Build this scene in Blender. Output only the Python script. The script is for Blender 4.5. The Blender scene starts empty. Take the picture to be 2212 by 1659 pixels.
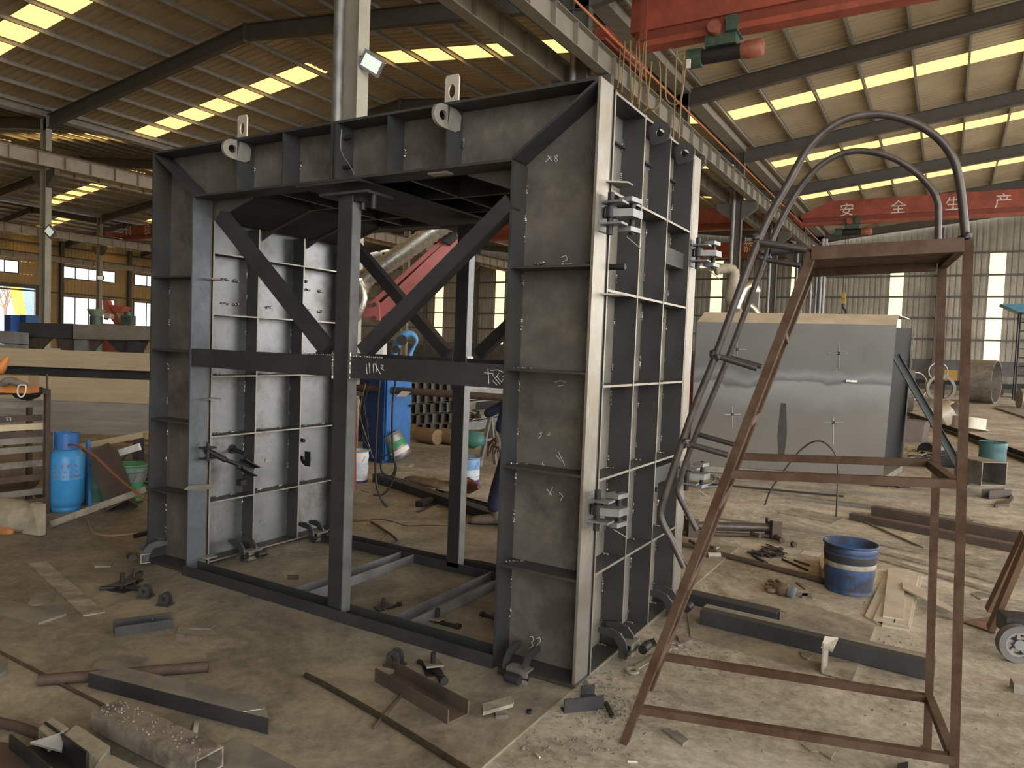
import bpy, bmesh, math, random
from mathutils import Vector, Matrix
random.seed(7)
PI = math.pi
C = bpy.context.scene.collection
SC = bpy.context.scene
V = Vector

# ------------------------------------------------------------------ camera
FPX, CX, CY, CAMZ = 1577.0, 1106.0, 829.5, 1.65
RM = Matrix(((0.8591318720590013, -0.057858099470553474, 0.5084730737591239),
             (0.5102818018531201, 0.021534328176493853, -0.859737608464071),
             (0.038793158029850436, 0.9980925373108662, 0.048024762929435146)))
cam = bpy.data.cameras.new('camera')
cam.sensor_width = 36.0; cam.lens = FPX / 2212.0 * 36.0; cam.clip_start = 0.05; cam.clip_end = 400
co = bpy.data.objects.new('camera', cam); C.objects.link(co)
co.matrix_world = Matrix.Translation((0, 0, CAMZ)) @ RM.to_4x4()
SC.camera = co

# survey helpers: where a sight line meets the ground / an upright plane (used to measure the place)
def ray(px, py): return (RM @ V((px - CX, CY - py, -FPX)))
def G(px, py, z=0.0):
    r = ray(px, py); t = (z - CAMZ) / r.z; return V((r.x*t, r.y*t, z))
def PY(px, py, y):
    r = ray(px, py); t = y / r.y; return V((r.x*t, y, CAMZ + r.z*t))
def PX(px, py, x):
    r = ray(px, py); t = x / r.x; return V((x, r.y*t, CAMZ + r.z*t))
def FD(px, py, f):
    r = ray(px, py); t = f / FPX; return V((r.x*t, r.y*t, CAMZ + r.z*t))

# ------------------------------------------------------------------ world, exposure
w = bpy.data.worlds.new('sky'); SC.world = w; w.use_nodes = True
nt = w.node_tree; nt.nodes.clear()
bg = nt.nodes.new('ShaderNodeBackground'); wo = nt.nodes.new('ShaderNodeOutputWorld')
bg.inputs[0].default_value = (1.0, 0.975, 0.93, 1); bg.inputs[1].default_value = 4.0
nt.links.new(bg.outputs[0], wo.inputs[0])
SKYLIGHT = 1.35
SC.view_settings.view_transform = 'Standard'; SC.view_settings.look = 'None'
SC.view_settings.gamma = 1.0; SC.view_settings.use_curve_mapping = False
SC.view_settings.exposure = 0.42
SC.cycles.max_bounces = 8; SC.cycles.diffuse_bounces = 5; SC.cycles.glossy_bounces = 4

# ------------------------------------------------------------------ materials
MATS = {}
def mat(name, c1, c2=None, rough=0.6, metal=0.0, scale=6.0, bump=0.0, spots=None, spotsc=1.5, rough2=None, detail=8, stretch=(1,1,1), spec=0.5, edge=(0.42,0.62)):
    if name in MATS: return MATS[name]
    m = bpy.data.materials.new(name); m.use_nodes = True; n = m.node_tree; N = n.nodes; L = n.links
    b = N['Principled BSDF']; b.inputs['Roughness'].default_value = rough; b.inputs['Metallic'].default_value = metal
    b.inputs['Specular IOR Level'].default_value = spec
    tc = N.new('ShaderNodeTexCoord'); mp = N.new('ShaderNodeMapping'); mp.inputs['Scale'].default_value = stretch
    L.new(tc.outputs['Object'], mp.inputs[0])
    nz = N.new('ShaderNodeTexNoise'); nz.inputs['Scale'].default_value = scale; nz.inputs['Detail'].default_value = detail; nz.inputs['Roughness'].default_value = 0.62
    L.new(mp.outputs[0], nz.inputs[0])
    if c2 is None: c2 = tuple(min(1, x*0.7) for x in c1)
    rp = N.new('ShaderNodeValToRGB'); rp.color_ramp.elements[0].position = 0.33; rp.color_ramp.elements[1].position = 0.67
    rp.color_ramp.elements[0].color = (*c2, 1); rp.color_ramp.elements[1].color = (*c1, 1)
    L.new(nz.outputs['Fac'], rp.inputs[0]); col = rp.outputs[0]
    if spots:
        n2 = N.new('ShaderNodeTexNoise'); n2.inputs['Scale'].default_value = spotsc; n2.inputs['Detail'].default_value = 6; n2.inputs['Roughness'].default_value = 0.7
        L.new(tc.outputs['Object'], n2.inputs[0])
        r2 = N.new('ShaderNodeValToRGB'); r2.color_ramp.elements[0].position = edge[0]; r2.color_ramp.elements[1].position = edge[1]
        L.new(n2.outputs['Fac'], r2.inputs[0])
        mx = N.new('ShaderNodeMix'); mx.data_type = 'RGBA'; mx.inputs[7].default_value = (*spots, 1)
        L.new(r2.outputs[0], mx.inputs[0]); L.new(col, mx.inputs[6]); col = mx.outputs[2]
    L.new(col, b.inputs['Base Color'])
    if rough2 is not None:
        mr = N.new('ShaderNodeMapRange'); mr.inputs[1].default_value = .35; mr.inputs[2].default_value = .65
        mr.inputs[3].default_value = rough; mr.inputs[4].default_value = rough2
        L.new(nz.outputs['Fac'], mr.inputs[0]); L.new(mr.outputs[0], b.inputs['Roughness'])
    if bump:
        bp = N.new('ShaderNodeBump'); bp.inputs['Strength'].default_value = bump; bp.inputs['Distance'].default_value = 0.02
        L.new(nz.outputs['Fac'], bp.inputs['Height']); L.new(bp.outputs[0], b.inputs['Normal'])
    MATS[name] = m; return m
def emis(name, col, strength, rough=.4):
    m = bpy.data.materials.new(name); m.use_nodes = True; b = m.node_tree.nodes['Principled BSDF']
    b.inputs['Base Color'].default_value = (*col, 1); b.inputs['Roughness'].default_value = rough
    b.inputs['Emission Color'].default_value = (*col, 1); b.inputs['Emission Strength'].default_value = strength
    MATS[name] = m; return m
MILL = mat('mill_scale_steel', (.10,.108,.118), (.052,.058,.066), .42, .55, 3.0, spots=(.085,.072,.056), spotsc=1.3, rough2=.6, bump=.03)
WEB = mat('mill_scale_web', (.215,.195,.165), (.115,.108,.098), .46, .3, 2.2, spots=(.085,.078,.068), spotsc=2.1, rough2=.66, bump=.03)
RIB = mat('rib_steel', (.078,.078,.076), (.052,.053,.053), .5, .5, 4, rough2=.65)
BRIGHT = mat('scuffed_and_lit_steel', (.42,.40,.36), (.25,.24,.22), .38, .7, 3.5, spots=(.30,.26,.20), spotsc=2.5, rough2=.5)
PLATEIN = mat('bright_skin_plate', (.34,.345,.35), (.21,.22,.235), .36, .75, 2.5, spots=(.16,.14,.12), spotsc=2.6, rough2=.5, edge=(.5,.7))
SKYSHEEN = mat('sky_sheen_steel', (.22,.24,.26), (.14,.155,.175), .38, .65, 2.5, spots=(.12,.13,.145), spotsc=2.2, rough2=.55)  # bluish sky reflection put into the colour, for the left inner flange
GALV = mat('grey_galvanised_steel', (.34,.345,.345), (.20,.205,.21), .42, .6, 5, rough2=.55)
WELD = mat('weld_bead', (.5,.48,.44), (.12,.11,.10), .35, .8, 40)
DARK = mat('dark_steel', (.045,.045,.047), (.025,.025,.027), .45, .5, 9, rough2=.6)
BEAMD = mat('dark_beam_steel', (.060,.062,.064), (.038,.040,.042), .5, .4, 5, rough2=.6)
DUSTY = mat('dusty_steel', (.30,.265,.215), (.19,.165,.135), .75, .15, 8, spots=(.12,.10,.085), spotsc=9, bump=.3)
FLAT = mat('flat_bar_steel', (.46,.425,.345), (.33,.305,.25), .55, .35, 4, spots=(.20,.18,.15), spotsc=5)
PALE = mat('pale_steel_plate', (.62,.57,.48), (.46,.42,.35), .5, .3, 4)
GREYPL = mat('grey_plate', (.215,.205,.185), (.14,.135,.125), .55, .3, 4, spots=(.28,.255,.21), spotsc=3)
RUST = mat('rusty_steel', (.115,.072,.05), (.06,.045,.038), .75, .2, 9, bump=.2)
RUSTC = mat('rust_brown_channel', (.12,.085,.065), (.06,.05,.045), .6, .3, 5, rough2=.75)
LADDER = mat('brown_primer', (.082,.045,.026), (.060,.033,.020), .65, 0, 12, spots=(.10,.066,.044), spotsc=6, spec=.22)
RAIL = mat('grey_brown_tube', (.10,.085,.078), (.055,.047,.044), .42, .4, 20)
TUBE = mat('dark_painted_tube', (.06,.055,.055), (.035,.033,.034), .4, .3, 9)
RED = mat('crane_red', (.44,.105,.065), (.35,.08,.05), .5, 0, 3, spots=(.27,.07,.045), spotsc=2)
REDD = mat('crane_red_dark', (.27,.065,.042), (.20,.05,.035), .5, 0, 3)
PINK = mat('faded_red_arm', (.54,.18,.165), (.42,.12,.11), .45, 0, 4)
MOTOR = mat('motor_green', (.07,.12,.09), (.04,.07,.055), .5, 0, 9)
MOTORR = mat('motor_red_cap', (.36,.12,.08), (.24,.08,.055), .5, 0, 9)
ROOF = mat('roof_sheet', (.60,.50,.34), (.50,.42,.285), .65, 0, 2, spots=(.42,.35,.235), spotsc=.5)
PURL = mat('purlin_steel', (.42,.40,.35), (.30,.285,.25), .5, .3, 4)
FRAME = mat('grey_paint_frame', (.13,.128,.115), (.10,.098,.09), .55, 0, 2)
COLM = mat('pale_grey_column', (.42,.41,.34), (.33,.32,.27), .5, 0, 2)
RUNC = mat('dark_runway_beam', (.27,.25,.205), (.20,.185,.155), .6, 0, 1.5)
RUNW = mat('runway_beam_grey', (.46,.42,.34), (.34,.31,.25), .6, 0, 1.5)
WALLY = mat('yellow_wall_sheet', (.62,.45,.22), (.50,.36,.17), .6, 0, 1)
WALLG = mat('grey_wall_sheet', (.46,.44,.37), (.36,.345,.29), .6, 0, 1, spots=(.30,.29,.25), spotsc=.4)
BLOCK = mat('dark_block_wall', (.17,.165,.16), (.10,.10,.10), .9, 0, 1.2)
SKYM = emis('translucent_skylight', (1.0, .65, .21), SKYLIGHT)
STRIP = emis('translucent_wall_light', (1.0, .86, .50), 1.0)
LAMPM = emis('lamp_glass', (.75,.85,.78), .35)
WHITE = mat('white_paint', (.8,.8,.78), (.68,.68,.66), .5, 0, 8)
CHALK = mat('white_chalk', (.72,.72,.70), (.5,.5,.48), .9, 0, 60)
BLUE = mat('blue_paint', (.045,.20,.56), (.03,.14,.42), .4, 0, 5, spots=(.05,.09,.2), spotsc=4, edge=(.55,.72))
GASB = mat('gas_bottle_blue', (.06,.33,.72), (.04,.26,.60), .38, 0, 5, spots=(.30,.34,.36), spotsc=5, edge=(.6,.8))
BUCKB = mat('blue_bucket', (.035,.085,.21), (.018,.03,.07), .5, 0, 7, stretch=(1,1,.35), spots=(.035,.035,.04), spotsc=6, edge=(.5,.6))
GREEN = mat('green_paint', (.05,.30,.12), (.03,.2,.08), .5, 0, 6)
CONC = None

def ground_mat(nm='dusty_concrete', k=1.0, st=None, fi=None, ro=.82, sc=1.1):
    m = bpy.data.materials.new(nm); m.use_nodes = True; n = m.node_tree; N = n.nodes; L = n.links
    b = N['Principled BSDF']; b.inputs['Roughness'].default_value = ro; b.inputs['Specular IOR Level'].default_value = .3
    tc = N.new('ShaderNodeTexCoord')
    def noise(sc, det=8, ro=.65, dist=0):
        z = N.new('ShaderNodeTexNoise'); z.inputs['Scale'].default_value = sc; z.inputs['Detail'].default_value = det
        z.inputs['Roughness'].default_value = ro; z.inputs['Distortion'].default_value = dist; L.new(tc.outputs['Object'], z.inputs[0]); return z
    def ramp(src, stops):
        r = N.new('ShaderNodeValToRGB'); e = r.color_ramp.elements
        while len(e) < len(stops): e.new(.5)
        for i, (p, c) in enumerate(stops): e[i].position = p; e[i].color = (*c, 1)
        L.new(src.outputs[0], r.inputs[0]); return r
    def mixc(f, a, bb):
        x = N.new('ShaderNodeMix'); x.data_type = 'RGBA'; L.new(f, x.inputs[0]); L.new(a, x.inputs[6]); L.new(bb, x.inputs[7]); return x.outputs[2]
    base = ramp(noise(sc, 12, .72, .6), st or [(.30, (.115,.10,.08)), (.44, (.24,.215,.17)), (.53, (.42,.385,.315)), (.66, (.68,.635,.54))])
    fine = ramp(noise(17, 9, .8), fi or [(.34, (.08,.072,.06)), (.48, (.33,.30,.245)), (.64, (.64,.60,.52))])
    big = ramp(noise(.28, 4, .6), [(.40, (0,0,0)), (.62, (1,1,1))])
    rust = ramp(noise(.8, 6, .7), [(.60, (0,0,0)), (.78, (1,1,1))])
    c = N.new('ShaderNodeMix'); c.data_type = 'RGBA'; c.inputs[0].default_value = .42; L.new(base.outputs[0], c.inputs[6]); L.new(fine.outputs[0], c.inputs[7])
    dk = N.new('ShaderNodeMix'); dk.data_type = 'RGBA'; dk.blend_type = 'MULTIPLY'; dk.inputs[7].default_value = (.72,.69,.66,1)
    L.new(big.outputs[0], dk.inputs[0]); L.new(c.outputs[2], dk.inputs[6])
    ru = N.new('ShaderNodeMix'); ru.data_type = 'RGBA'; ru.inputs[7].default_value = (.24,.16,.10,1)
    rm = N.new('ShaderNodeMath'); rm.operation = 'MULTIPLY'; rm.inputs[1].default_value = .5; L.new(rust.outputs[0], rm.inputs[0])
    L.new(rm.outputs[0], ru.inputs[0]); L.new(dk.outputs[2], ru.inputs[6])
    L.new(ru.outputs[2], b.inputs['Base Color'])
    bp = N.new('ShaderNodeBump'); bp.inputs['Strength'].default_value = .45; bp.inputs['Distance'].default_value = .012
    L.new(noise(22, 8, .7).outputs[0], bp.inputs['Height']); L.new(bp.outputs[0], b.inputs['Normal'])
    return m
CONC = ground_mat()
MATS['deck'] = ground_mat('grimy_steel_deck', 1, [(.30, (.10,.094,.082)), (.44, (.19,.172,.142)), (.54, (.33,.295,.228)), (.68, (.52,.465,.36))], [(.34, (.09,.083,.072)), (.5, (.25,.225,.18)), (.68, (.44,.40,.32))], .62, 1.7)
DECK = MATS['deck']

# ------------------------------------------------------------------ mesh building
class MB:
    def __init__(s): s.v = []; s.f = []; s.smooth = []
    def add(s, vs, fs, sm=False):
        o = len(s.v); s.v += [V(x) for x in vs]
        for f in fs: s.f.append([i + o for i in f]); s.smooth.append(sm)
        return s
    def box(s, c, d, rz=0, M=None):
        x, y, z = d[0]/2, d[1]/2, d[2]/2
        p = [V((a*x, b*y, e*z)) for e in (-1, 1) for a, b in ((-1,-1),(1,-1),(1,1),(-1,1))]
        R = M if M else Matrix.Rotation(rz, 3, 'Z')
        return s.add([R @ q + V(c) for q in p], [(0,1,2,3),(4,5,6,7),(0,1,5,4),(1,2,6,5),(2,3,7,6),(3,0,4,7)])
    def bb(s, a, b):
        return s.box([(a[i]+b[i])/2 for i in range(3)], [abs(a[i]-b[i]) for i in range(3)])
    def prism(s, pts, vec, sm=False):
        n = len(pts); vec = V(vec); p = [V(q) for q in pts]
        return s.add(p + [q + vec for q in p], [list(range(n)), list(range(n, 2*n))] + [(i, (i+1) % n, n + (i+1) % n, n + i) for i in range(n)], sm)
    def sweep(s, sec, p0, p1, up=(0,0,1), inner=None):
        p0, p1 = V(p0), V(p1); d = (p1 - p0).normalized(); u = V(up)
        if abs(d.dot(u)) > .99: u = V((0,1,0))
        r = d.cross(u).normalized(); u = r.cross(d)
        def ring(sec, p): return [p + r*a + u*b for a, b in sec]
        n = len(sec)
        if inner is None: return s.add(ring(sec, p0) + ring(sec, p1), [list(range(n)), list(range(n, 2*n))] + [(i, (i+1) % n, n + (i+1) % n, n + i) for i in range(n)])
        vs = ring(sec, p0) + ring(sec, p1) + ring(inner, p0) + ring(inner, p1); fs = []
        for i in range(n):
            j = (i+1) % n
            fs += [(i, j, n+j, n+i), (2*n+i, 2*n+j, 3*n+j, 3*n+i), (i, j, 2*n+j, 2*n+i), (n+i, n+j, 3*n+j, 3*n+i)]
        return s.add(vs, fs)
    def tube(s, pts, r, seg=10, closed=False, cap=True):
        pts = [V(p) for p in pts]; n = len(pts); rr = r if isinstance(r, (list, tuple)) else [r]*n
        vs = []; prev = None
        for i, p in enumerate(pts):
            a = pts[i-1] if (i > 0 or closed) else p; b = pts[(i+1) % n] if (i < n-1 or closed) else p
            t = (b - a).normalized()
            if prev is None: nv = t.orthogonal().normalized()
            else:
                nv = prev - t*prev.dot(t)
                nv = nv.normalized() if nv.length > 1e-6 else t.orthogonal().normalized()
            prev = nv; bn = t.cross(nv)
            vs += [p + (nv*math.cos(2*PI*k/seg) + bn*math.sin(2*PI*k/seg))*rr[i] for k in range(seg)]
        fs = [(i*seg+k, i*seg+(k+1) % seg, ((i+1) % n)*seg+(k+1) % seg, ((i+1) % n)*seg+k) for i in range(n if closed else n-1) for k in range(seg)]
        s.add(vs, fs, True)
        if cap and not closed:
            s.add(vs[:seg], [list(range(seg))]); s.add(vs[-seg:], [list(range(seg))])
        return s
    def cyl(s, a, b, r, seg=16): return s.tube([a, b], r, seg)
    def lathe(s, prof, c, seg=28, M=None, cap=False):
        c = V(c); M = M or Matrix.Identity(3); vs = []
        for r, z in prof: vs += [M @ V((r*math.cos(2*PI*k/seg), r*math.sin(2*PI*k/seg), z)) + c for k in range(seg)]
        fs = [(i*seg+k, i*seg+(k+1) % seg, (i+1)*seg+(k+1) % seg, (i+1)*seg+k) for i in range(len(prof)-1) for k in range(seg)]
        return s.add(vs, fs, True)
    def ringplate(s, c, n, up, ro, ri, th, seg=24, a0=0, a1=2*PI):
        c, n, up = V(c), V(n).normalized(), V(up).normalized(); r = up.cross(n).normalized(); full = abs(a1-a0) > 6.28
        k = seg if full else seg+1; vs = []
        for off in (-th/2, th/2):
            for rad in (ro, ri):
                vs += [c + n*off + (r*math.cos(a0+(a1-a0)*i/seg) + up*math.sin(a0+(a1-a0)*i/seg))*rad for i in range(k)]
        fs = []
        for i in range(seg):
            j = (i+1) % k
            fs += [(i, j, k+j, k+i), (2*k+i, 2*k+j, 3*k+j, 3*k+i), (i, j, 2*k+j, 2*k+i), (k+i, k+j, 3*k+j, 3*k+i)]
        if not full: fs += [(0, k, 3*k, 2*k), (k-1, 2*k-1, 4*k-1, 3*k-1)]
        return s.add(vs, fs)
    def blob(s, c, r, seed=0, jit=.25, sub=1):
        bm = bmesh.new(); bmesh.ops.create_icosphere(bm, subdivisions=sub, radius=1); rnd = random.Random(seed)
        r = V(r) if not isinstance(r, (int, float)) else V((r, r, r))
        vs = []
        for v in bm.verts:
            k = 1 + rnd.uniform(-jit, jit); vs.append(V((v.co.x*r.x*k, v.co.y*r.y*k, v.co.z*r.z*k)) + V(c))
        fs = [[v.index for v in f.verts] for f in bm.faces]; bm.free()
        return s.add(vs, fs, sub > 1)
    def build(s, name, m, parent=None, origin=None):
        me = bpy.data.meshes.new(name)
        lo = V([min(v[i] for v in s.v) for i in range(3)]); hi = V([max(v[i] for v in s.v) for i in range(3)])
        o = V(origin) if origin else V(((lo.x+hi.x)/2, (lo.y+hi.y)/2, lo.z))
        me.from_pydata([v - o for v in s.v], [], s.f)
        bm = bmesh.new(); bm.from_mesh(me); bmesh.ops.recalc_face_normals(bm, faces=bm.faces); bm.to_mesh(me); bm.free()
        me.polygons.foreach_set('use_smooth', s.smooth)
        me.materials.append(m)
        ob = bpy.data.objects.new(name, me); C.objects.link(ob); ob.location = o
        WL[ob.name] = o.copy()
        if parent is not None:
            ob.parent = parent; ob.matrix_parent_inverse = Matrix.Translation(-WL[parent.name])
        return ob
WL = {}
def thing(name, label, cat, loc, group=None):
    o = bpy.data.objects.new(name, None); C.objects.link(o); o.location = V(loc); o.empty_display_size = .1
    WL[o.name] = V(loc); return tag(o, label, cat, group)
def tag(o, label, cat, group=None, kind=None):
    o['label'] = label; o['category'] = cat
    if group: o['group'] = group
    if kind: o['kind'] = kind
    return o
def struct(o): o['kind'] = 'structure'; return o
def dup(root, delta=(0,0,0), label=None, rz=None):
    def cp(o, par):
        c = o.copy(); C.objects.link(c); WL[c.name] = WL[o.name]
        if par: c.parent = par
        for ch in list(o.children): cp(ch, c)
        return c
    r = cp(root, None); r.location = root.location + V(delta)
    if rz is not None: r.rotation_euler.z = rz
    if label: r['label'] = label
    return r
# sections (side, up)
def sR(w_, h, c=False): y = -h/2 if c else 0; return [(-w_/2, y), (w_/2, y), (w_/2, y+h), (-w_/2, y+h)]
def hollow(mb, w_, h, t, p0, p1, up=(0,0,1)):
    o = sR(w_, h, True); i = sR(w_-2*t, h-2*t, True); return mb.sweep(o, p0, p1, up, i)
def sU(w_, h, t): return [(-w_/2, 0), (w_/2, 0), (w_/2, h), (w_/2-t, h), (w_/2-t, t), (-w_/2+t, t), (-w_/2+t, h), (-w_/2, h)]
def sI(w_, h, tf, tw): return [(-w_/2,0),(w_/2,0),(w_/2,tf),(tw/2,tf),(tw/2,h-tf),(w_/2,h-tf),(w_/2,h),(-w_/2,h),(-w_/2,h-tf),(-tw/2,h-tf),(-tw/2,tf),(-w_/2,tf)]
def sL(w_, h, t): return [(0,0),(w_,0),(w_,t),(t,t),(t,h),(0,h)]
def flip(sec, sx=1, sy=1, dx=0, dy=0): return [(a*sx+dx, b*sy+dy) for a, b in sec]
def rot(sec, a): return [(x*math.cos(a)-y*math.sin(a), x*math.sin(a)+y*math.cos(a)) for x, y in sec]
def smooth(pts, n=6, closed=False):
    pts = [V(p) for p in pts]; m = len(pts); out = []
    for i in range(m if closed else m-1):
        p0 = pts[i-1] if (i > 0 or closed) else pts[0]; p1 = pts[i]; p2 = pts[(i+1) % m]; p3 = pts[(i+2) % m] if (i+2 < m or closed) else pts[-1]
        for k in range(n):
            t = k/n; out.append(.5*((2*p1) + (p2-p0)*t + (2*p0-5*p1+4*p2-p3)*t*t + (3*p1-p0-3*p2+p3)*t**3))
    if not closed: out.append(pts[-1])
    return out
def text(s_, size, m, org, xd, yd, parent, name='lettering', ext=.003, align='LEFT'):
    cu = bpy.data.curves.new('t', 'FONT'); cu.body = s_; cu.size = size; cu.extrude = ext; cu.align_x = align
    ob = bpy.data.objects.new('t', cu); C.objects.link(ob); bpy.context.view_layer.update()
    me = bpy.data.meshes.new_from_object(ob.evaluated_get(bpy.context.evaluated_depsgraph_get())); bpy.data.objects.remove(ob)
    xd, yd = V(xd).normalized(), V(yd).normalized(); zd = xd.cross(yd)
    M = Matrix((xd, yd, zd)).transposed()
    for v in me.vertices: v.co = M @ v.co
    me.materials.clear(); me.materials.append(m)
    o = bpy.data.objects.new(name, me); C.objects.link(o); o.location = V(org); WL[o.name] = V(org)
    if parent is not None: o.parent = parent; o.matrix_parent_inverse = Matrix.Translation(-WL[parent.name])
    return o
def gplate(pxs, th, m, label, cat='plate', name='steel_plate', z=0.0, group=None):
    """a flat plate lying on the floor, outline measured along its top edge"""
    pts = [G(x, y, z+th) for x, y in pxs]
    return tag(MB().prism(pts, (0,0,-th)).build(name, m), label, cat, group)
DZ = .012   # top of the steel work deck

# ================================================================== THE BUILDING
XC, XL, XLL, XW, XR = -8.0, -32.2, -55.5, -75.0, 16.2
ROWS = [.6, 8.4, 16.2, 24.0, 31.8, 39.6, 47.4, 55.2]
Y0, Y1 = -7.0, 58.0
RB_E, RB_R = 9.9, 11.3                                   # underside of rafters at eave and ridge
struct(MB().bb((-80, -12, -.2), (40, 75, 0)).build('floor', CONC))
struct(MB().bb((-140, -40, -.3), (-80, 140, -.02)).build('floor_yard', mat('yard_ground', (.42,.40,.36), None, .9)))
# steel work deck plates under the formwork
A, B_ = G(0, 1405, DZ), G(240, 1530, DZ); dd = (B_-A).normalized(); nn = V((-dd.y, dd.x, 0))
if nn.y < 0: nn = -nn
E0 = A - dd*4.0; E1 = A + dd*((-1.47-A.x)/dd.x)
tag(MB().prism([E1, (-1.462, 3.2, DZ), (-1.45, 6.4, DZ), (-9.5, 6.4, DZ), (-9.5, E0.y+1, DZ), E0], (0,0,-DZ)).build('steel_deck', DECK),
    'grimy flat steel work deck on which the big formwork frame stands', 'floor plate')
q = nn*.022
tag(MB().prism([E1-q, E0-q, (-9.5, -4, DZ), (-1.50, -4, DZ)], (0,0,-DZ)).build('steel_deck', DECK),
    'second grimy deck plate across the seam at lower left, under the scrap pile', 'floor plate')

def halls():
    spans = [('right', XC, XR), ('centre', XL, XC), ('left', XLL, XL), ('far_left', XW, XLL)]
    for nm, a, b in spans:
        mid = (a+b)/2
        ze, zr = RB_E + .72, RB_R + .72
        for sl, (xa, za, xb, zb) in (('west', (a, ze, mid, zr)), ('east', (b, ze, mid, zr))):
            # real trapezoid corrugation running down the slope, broken by skylight bands at mid bay
            bands = [((ROWS[i]+ROWS[i+1])/2 - .5, (ROWS[i]+ROWS[i+1])/2 + .55) for i in range(len(ROWS)-1)]
            def sheet(y0, y1, xa=xa, za=za, xb=xb, zb=zb, p=.30, h=.035):
                mb = MB(); n = max(1, round((y1-y0)/p)); q = (y1-y0)/n; ys = []
                for k in range(n):
                    y = y0 + k*q; ys += [(y, 0), (y+q*.62, 0), (y+q*.72, h), (y+q*.9, h)]
                ys.append((y1, 0))
                vs = [(xa, y, za+d) for y, d in ys] + [(xb, y, zb+d) for y, d in ys]; m = len(ys)
                return mb.add(vs, [(i, i+1, m+i+1, m+i) for i in range(m-1)])
            root = None; y = Y0; mb = MB()
            for b0, b1 in bands: mb2 = sheet(y, b0); mb.add(mb2.v, mb2.f); y = b1
            mb2 = sheet(y, Y1); mb.add(mb2.v, mb2.f)
            root = struct(mb.build('ceiling', ROOF))
            dx = (xb-xa); e = .06
            for b0, b1 in bands:
                sheet(b0, b1, xa=xa+dx*.04, za=za+(zb-za)*.04, xb=xa+dx*.93, zb=za+(zb-za)*.93).build('skylight', SKYM, root)
                t = MB()
                for f0, f1 in ((0, .04), (.93, 1)):
                    m3 = sheet(b0, b1, xa=xa+dx*f0, za=za+(zb-za)*f0, xb=xa+dx*f1, zb=za+(zb-za)*f1); t.add(m3.v, m3.f)
                t.build('roof_sheet_end', ROOF, root)
            n = 8
            for k in range(n):
                f = (k + .35)/n; x = xa + dx*f; z = za + (zb-za)*f
                s_ = 1 if xb > xa else -1
                MB().sweep([(-.035,-.16),(.035,-.16),(.035,-.145),(-.02,-.145),(-.02,-.015),(.035,-.015),(.035,0),(-.035,0)], (x, Y0, z-.005), (x, Y1, z-.005)).build('purlin', PURL, root)
            for r_i in range(0, len(ROWS)-1, 3):       # slack tie rods between purlins
                pass
halls()

def rafter(a, b, y, label):
    mid = (a+b)/2; root = thing('roof_rafter', label, 'rafter', (mid, y, RB_R), 'portal rafters')
    d = .5
    for xa, xb in ((a, mid), (b, mid)):
        n = 0
        mb = MB()
        sgn = 1 if xb > xa else -1
        hx = xa + sgn*1.8; hz = RB_E + (RB_R-RB_E)*abs(hx-xa)/abs(mid-xa)
        def web(x0, z0b, z0t, x1, z1b, z1t):
            mb.prism([(x0, y-.006, z0b), (x1, y-.006, z1b), (x1, y-.006, z1t), (x0, y-.006, z0t)], (0, .012, 0))
            for lo, hi in ((z0b, z1b), (z0t-.015, z1t-.015)):
                mb.prism([(x0, y-.11, lo), (x1, y-.11, hi), (x1, y-.11, hi+.015), (x0, y-.11, lo+.015)], (0, .22, 0))
        web(xa, RB_E-.05, RB_E+d, hx, hz, hz+d)
        web(hx, hz, hz+d, xb, RB_R, RB_R+d)
        mb.build('rafter_half', FRAME, root)
    MB().box((mid, y, RB_R+d/2), (.04, .26, d+.12)).build('ridge_plate', FRAME, root)
    return root
ORD = ['nearest', 'second', 'third', 'fourth', 'fifth', 'sixth', 'seventh', 'eighth']
for nm, a, b in (('right-hand', XC, XR), ('middle', XL, XC), ('next bay to the left', XLL, XL), ('leftmost', XW, XLL)):
    for i, y in enumerate(ROWS):
        rafter(a, b, y, f'grey gabled roof rafter of the {nm} hall, {ORD[i]} frame from the camera'.replace('the next bay to the left hall', 'the hall beyond the left columns'))

def column(x, y, label, pipe=True, brackets=(-1, 1), m=COLM, lamp=None):
    root = thing('hall_column', label, 'column', (x, y, 0))
    MB().bb((x-.22, y-.12, 0), (x-.206, y+.12, RB_E+.45)).bb((x+.206, y-.12, 0), (x+.22, y+.12, RB_E+.45)).bb((x-.206, y-.006, 0), (x+.206, y+.006, RB_E+.45)).build('column_shaft', m, root)
    MB().bb((x-.3, y-.2, 0), (x+.3, y+.2, .03)).build('base_plate', m, root)
    if pipe:
        MB().cyl((x-.1, y-.2, .1), (x-.1, y-.2, 9.1), .08).build('downpipe', GALV, root)
        MB().prism([(x-.22, y-.32, 9.45), (x+.02, y-.32, 9.45), (x-.02, y-.32, 9.1), (x-.18, y-.32, 9.1)], (0, .24, 0)).build('rain_box', WHITE, root)
    for s_ in brackets:
        MB().prism([(x+s_*.22, y-.1, 8.2), (x+s_*.85, y-.1, 8.2), (x+s_*.85, y-.1, 7.95), (x+s_*.6, y-.1, 7.75), (x+s_*.22, y-.1, 7.5)], (0, .2, 0)).build('crane_bracket', FRAME, root)
    return root
for i, y in enumerate(ROWS[1:]):
    column(XC+.0, y, f'tall steel I-section column between the middle and right halls, {ORD[i]} from the camera' + (', carrying a floodlight' if i == 0 else ''), m=COLM if i < 1 else FRAME)
for i, y in enumerate(ROWS[2:]):
    column(XL, y, f'pale steel I-section column left of the big formwork, {ORD[i]} in its row' + (', with a small diamond-set floodlight' if i == 0 else ''), pipe=False)
for i, y in enumerate(ROWS[3:]):
    column(XLL, y, f'steel I-section column far left between the farther halls, {ORD[i]} in its row', pipe=False)

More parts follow.
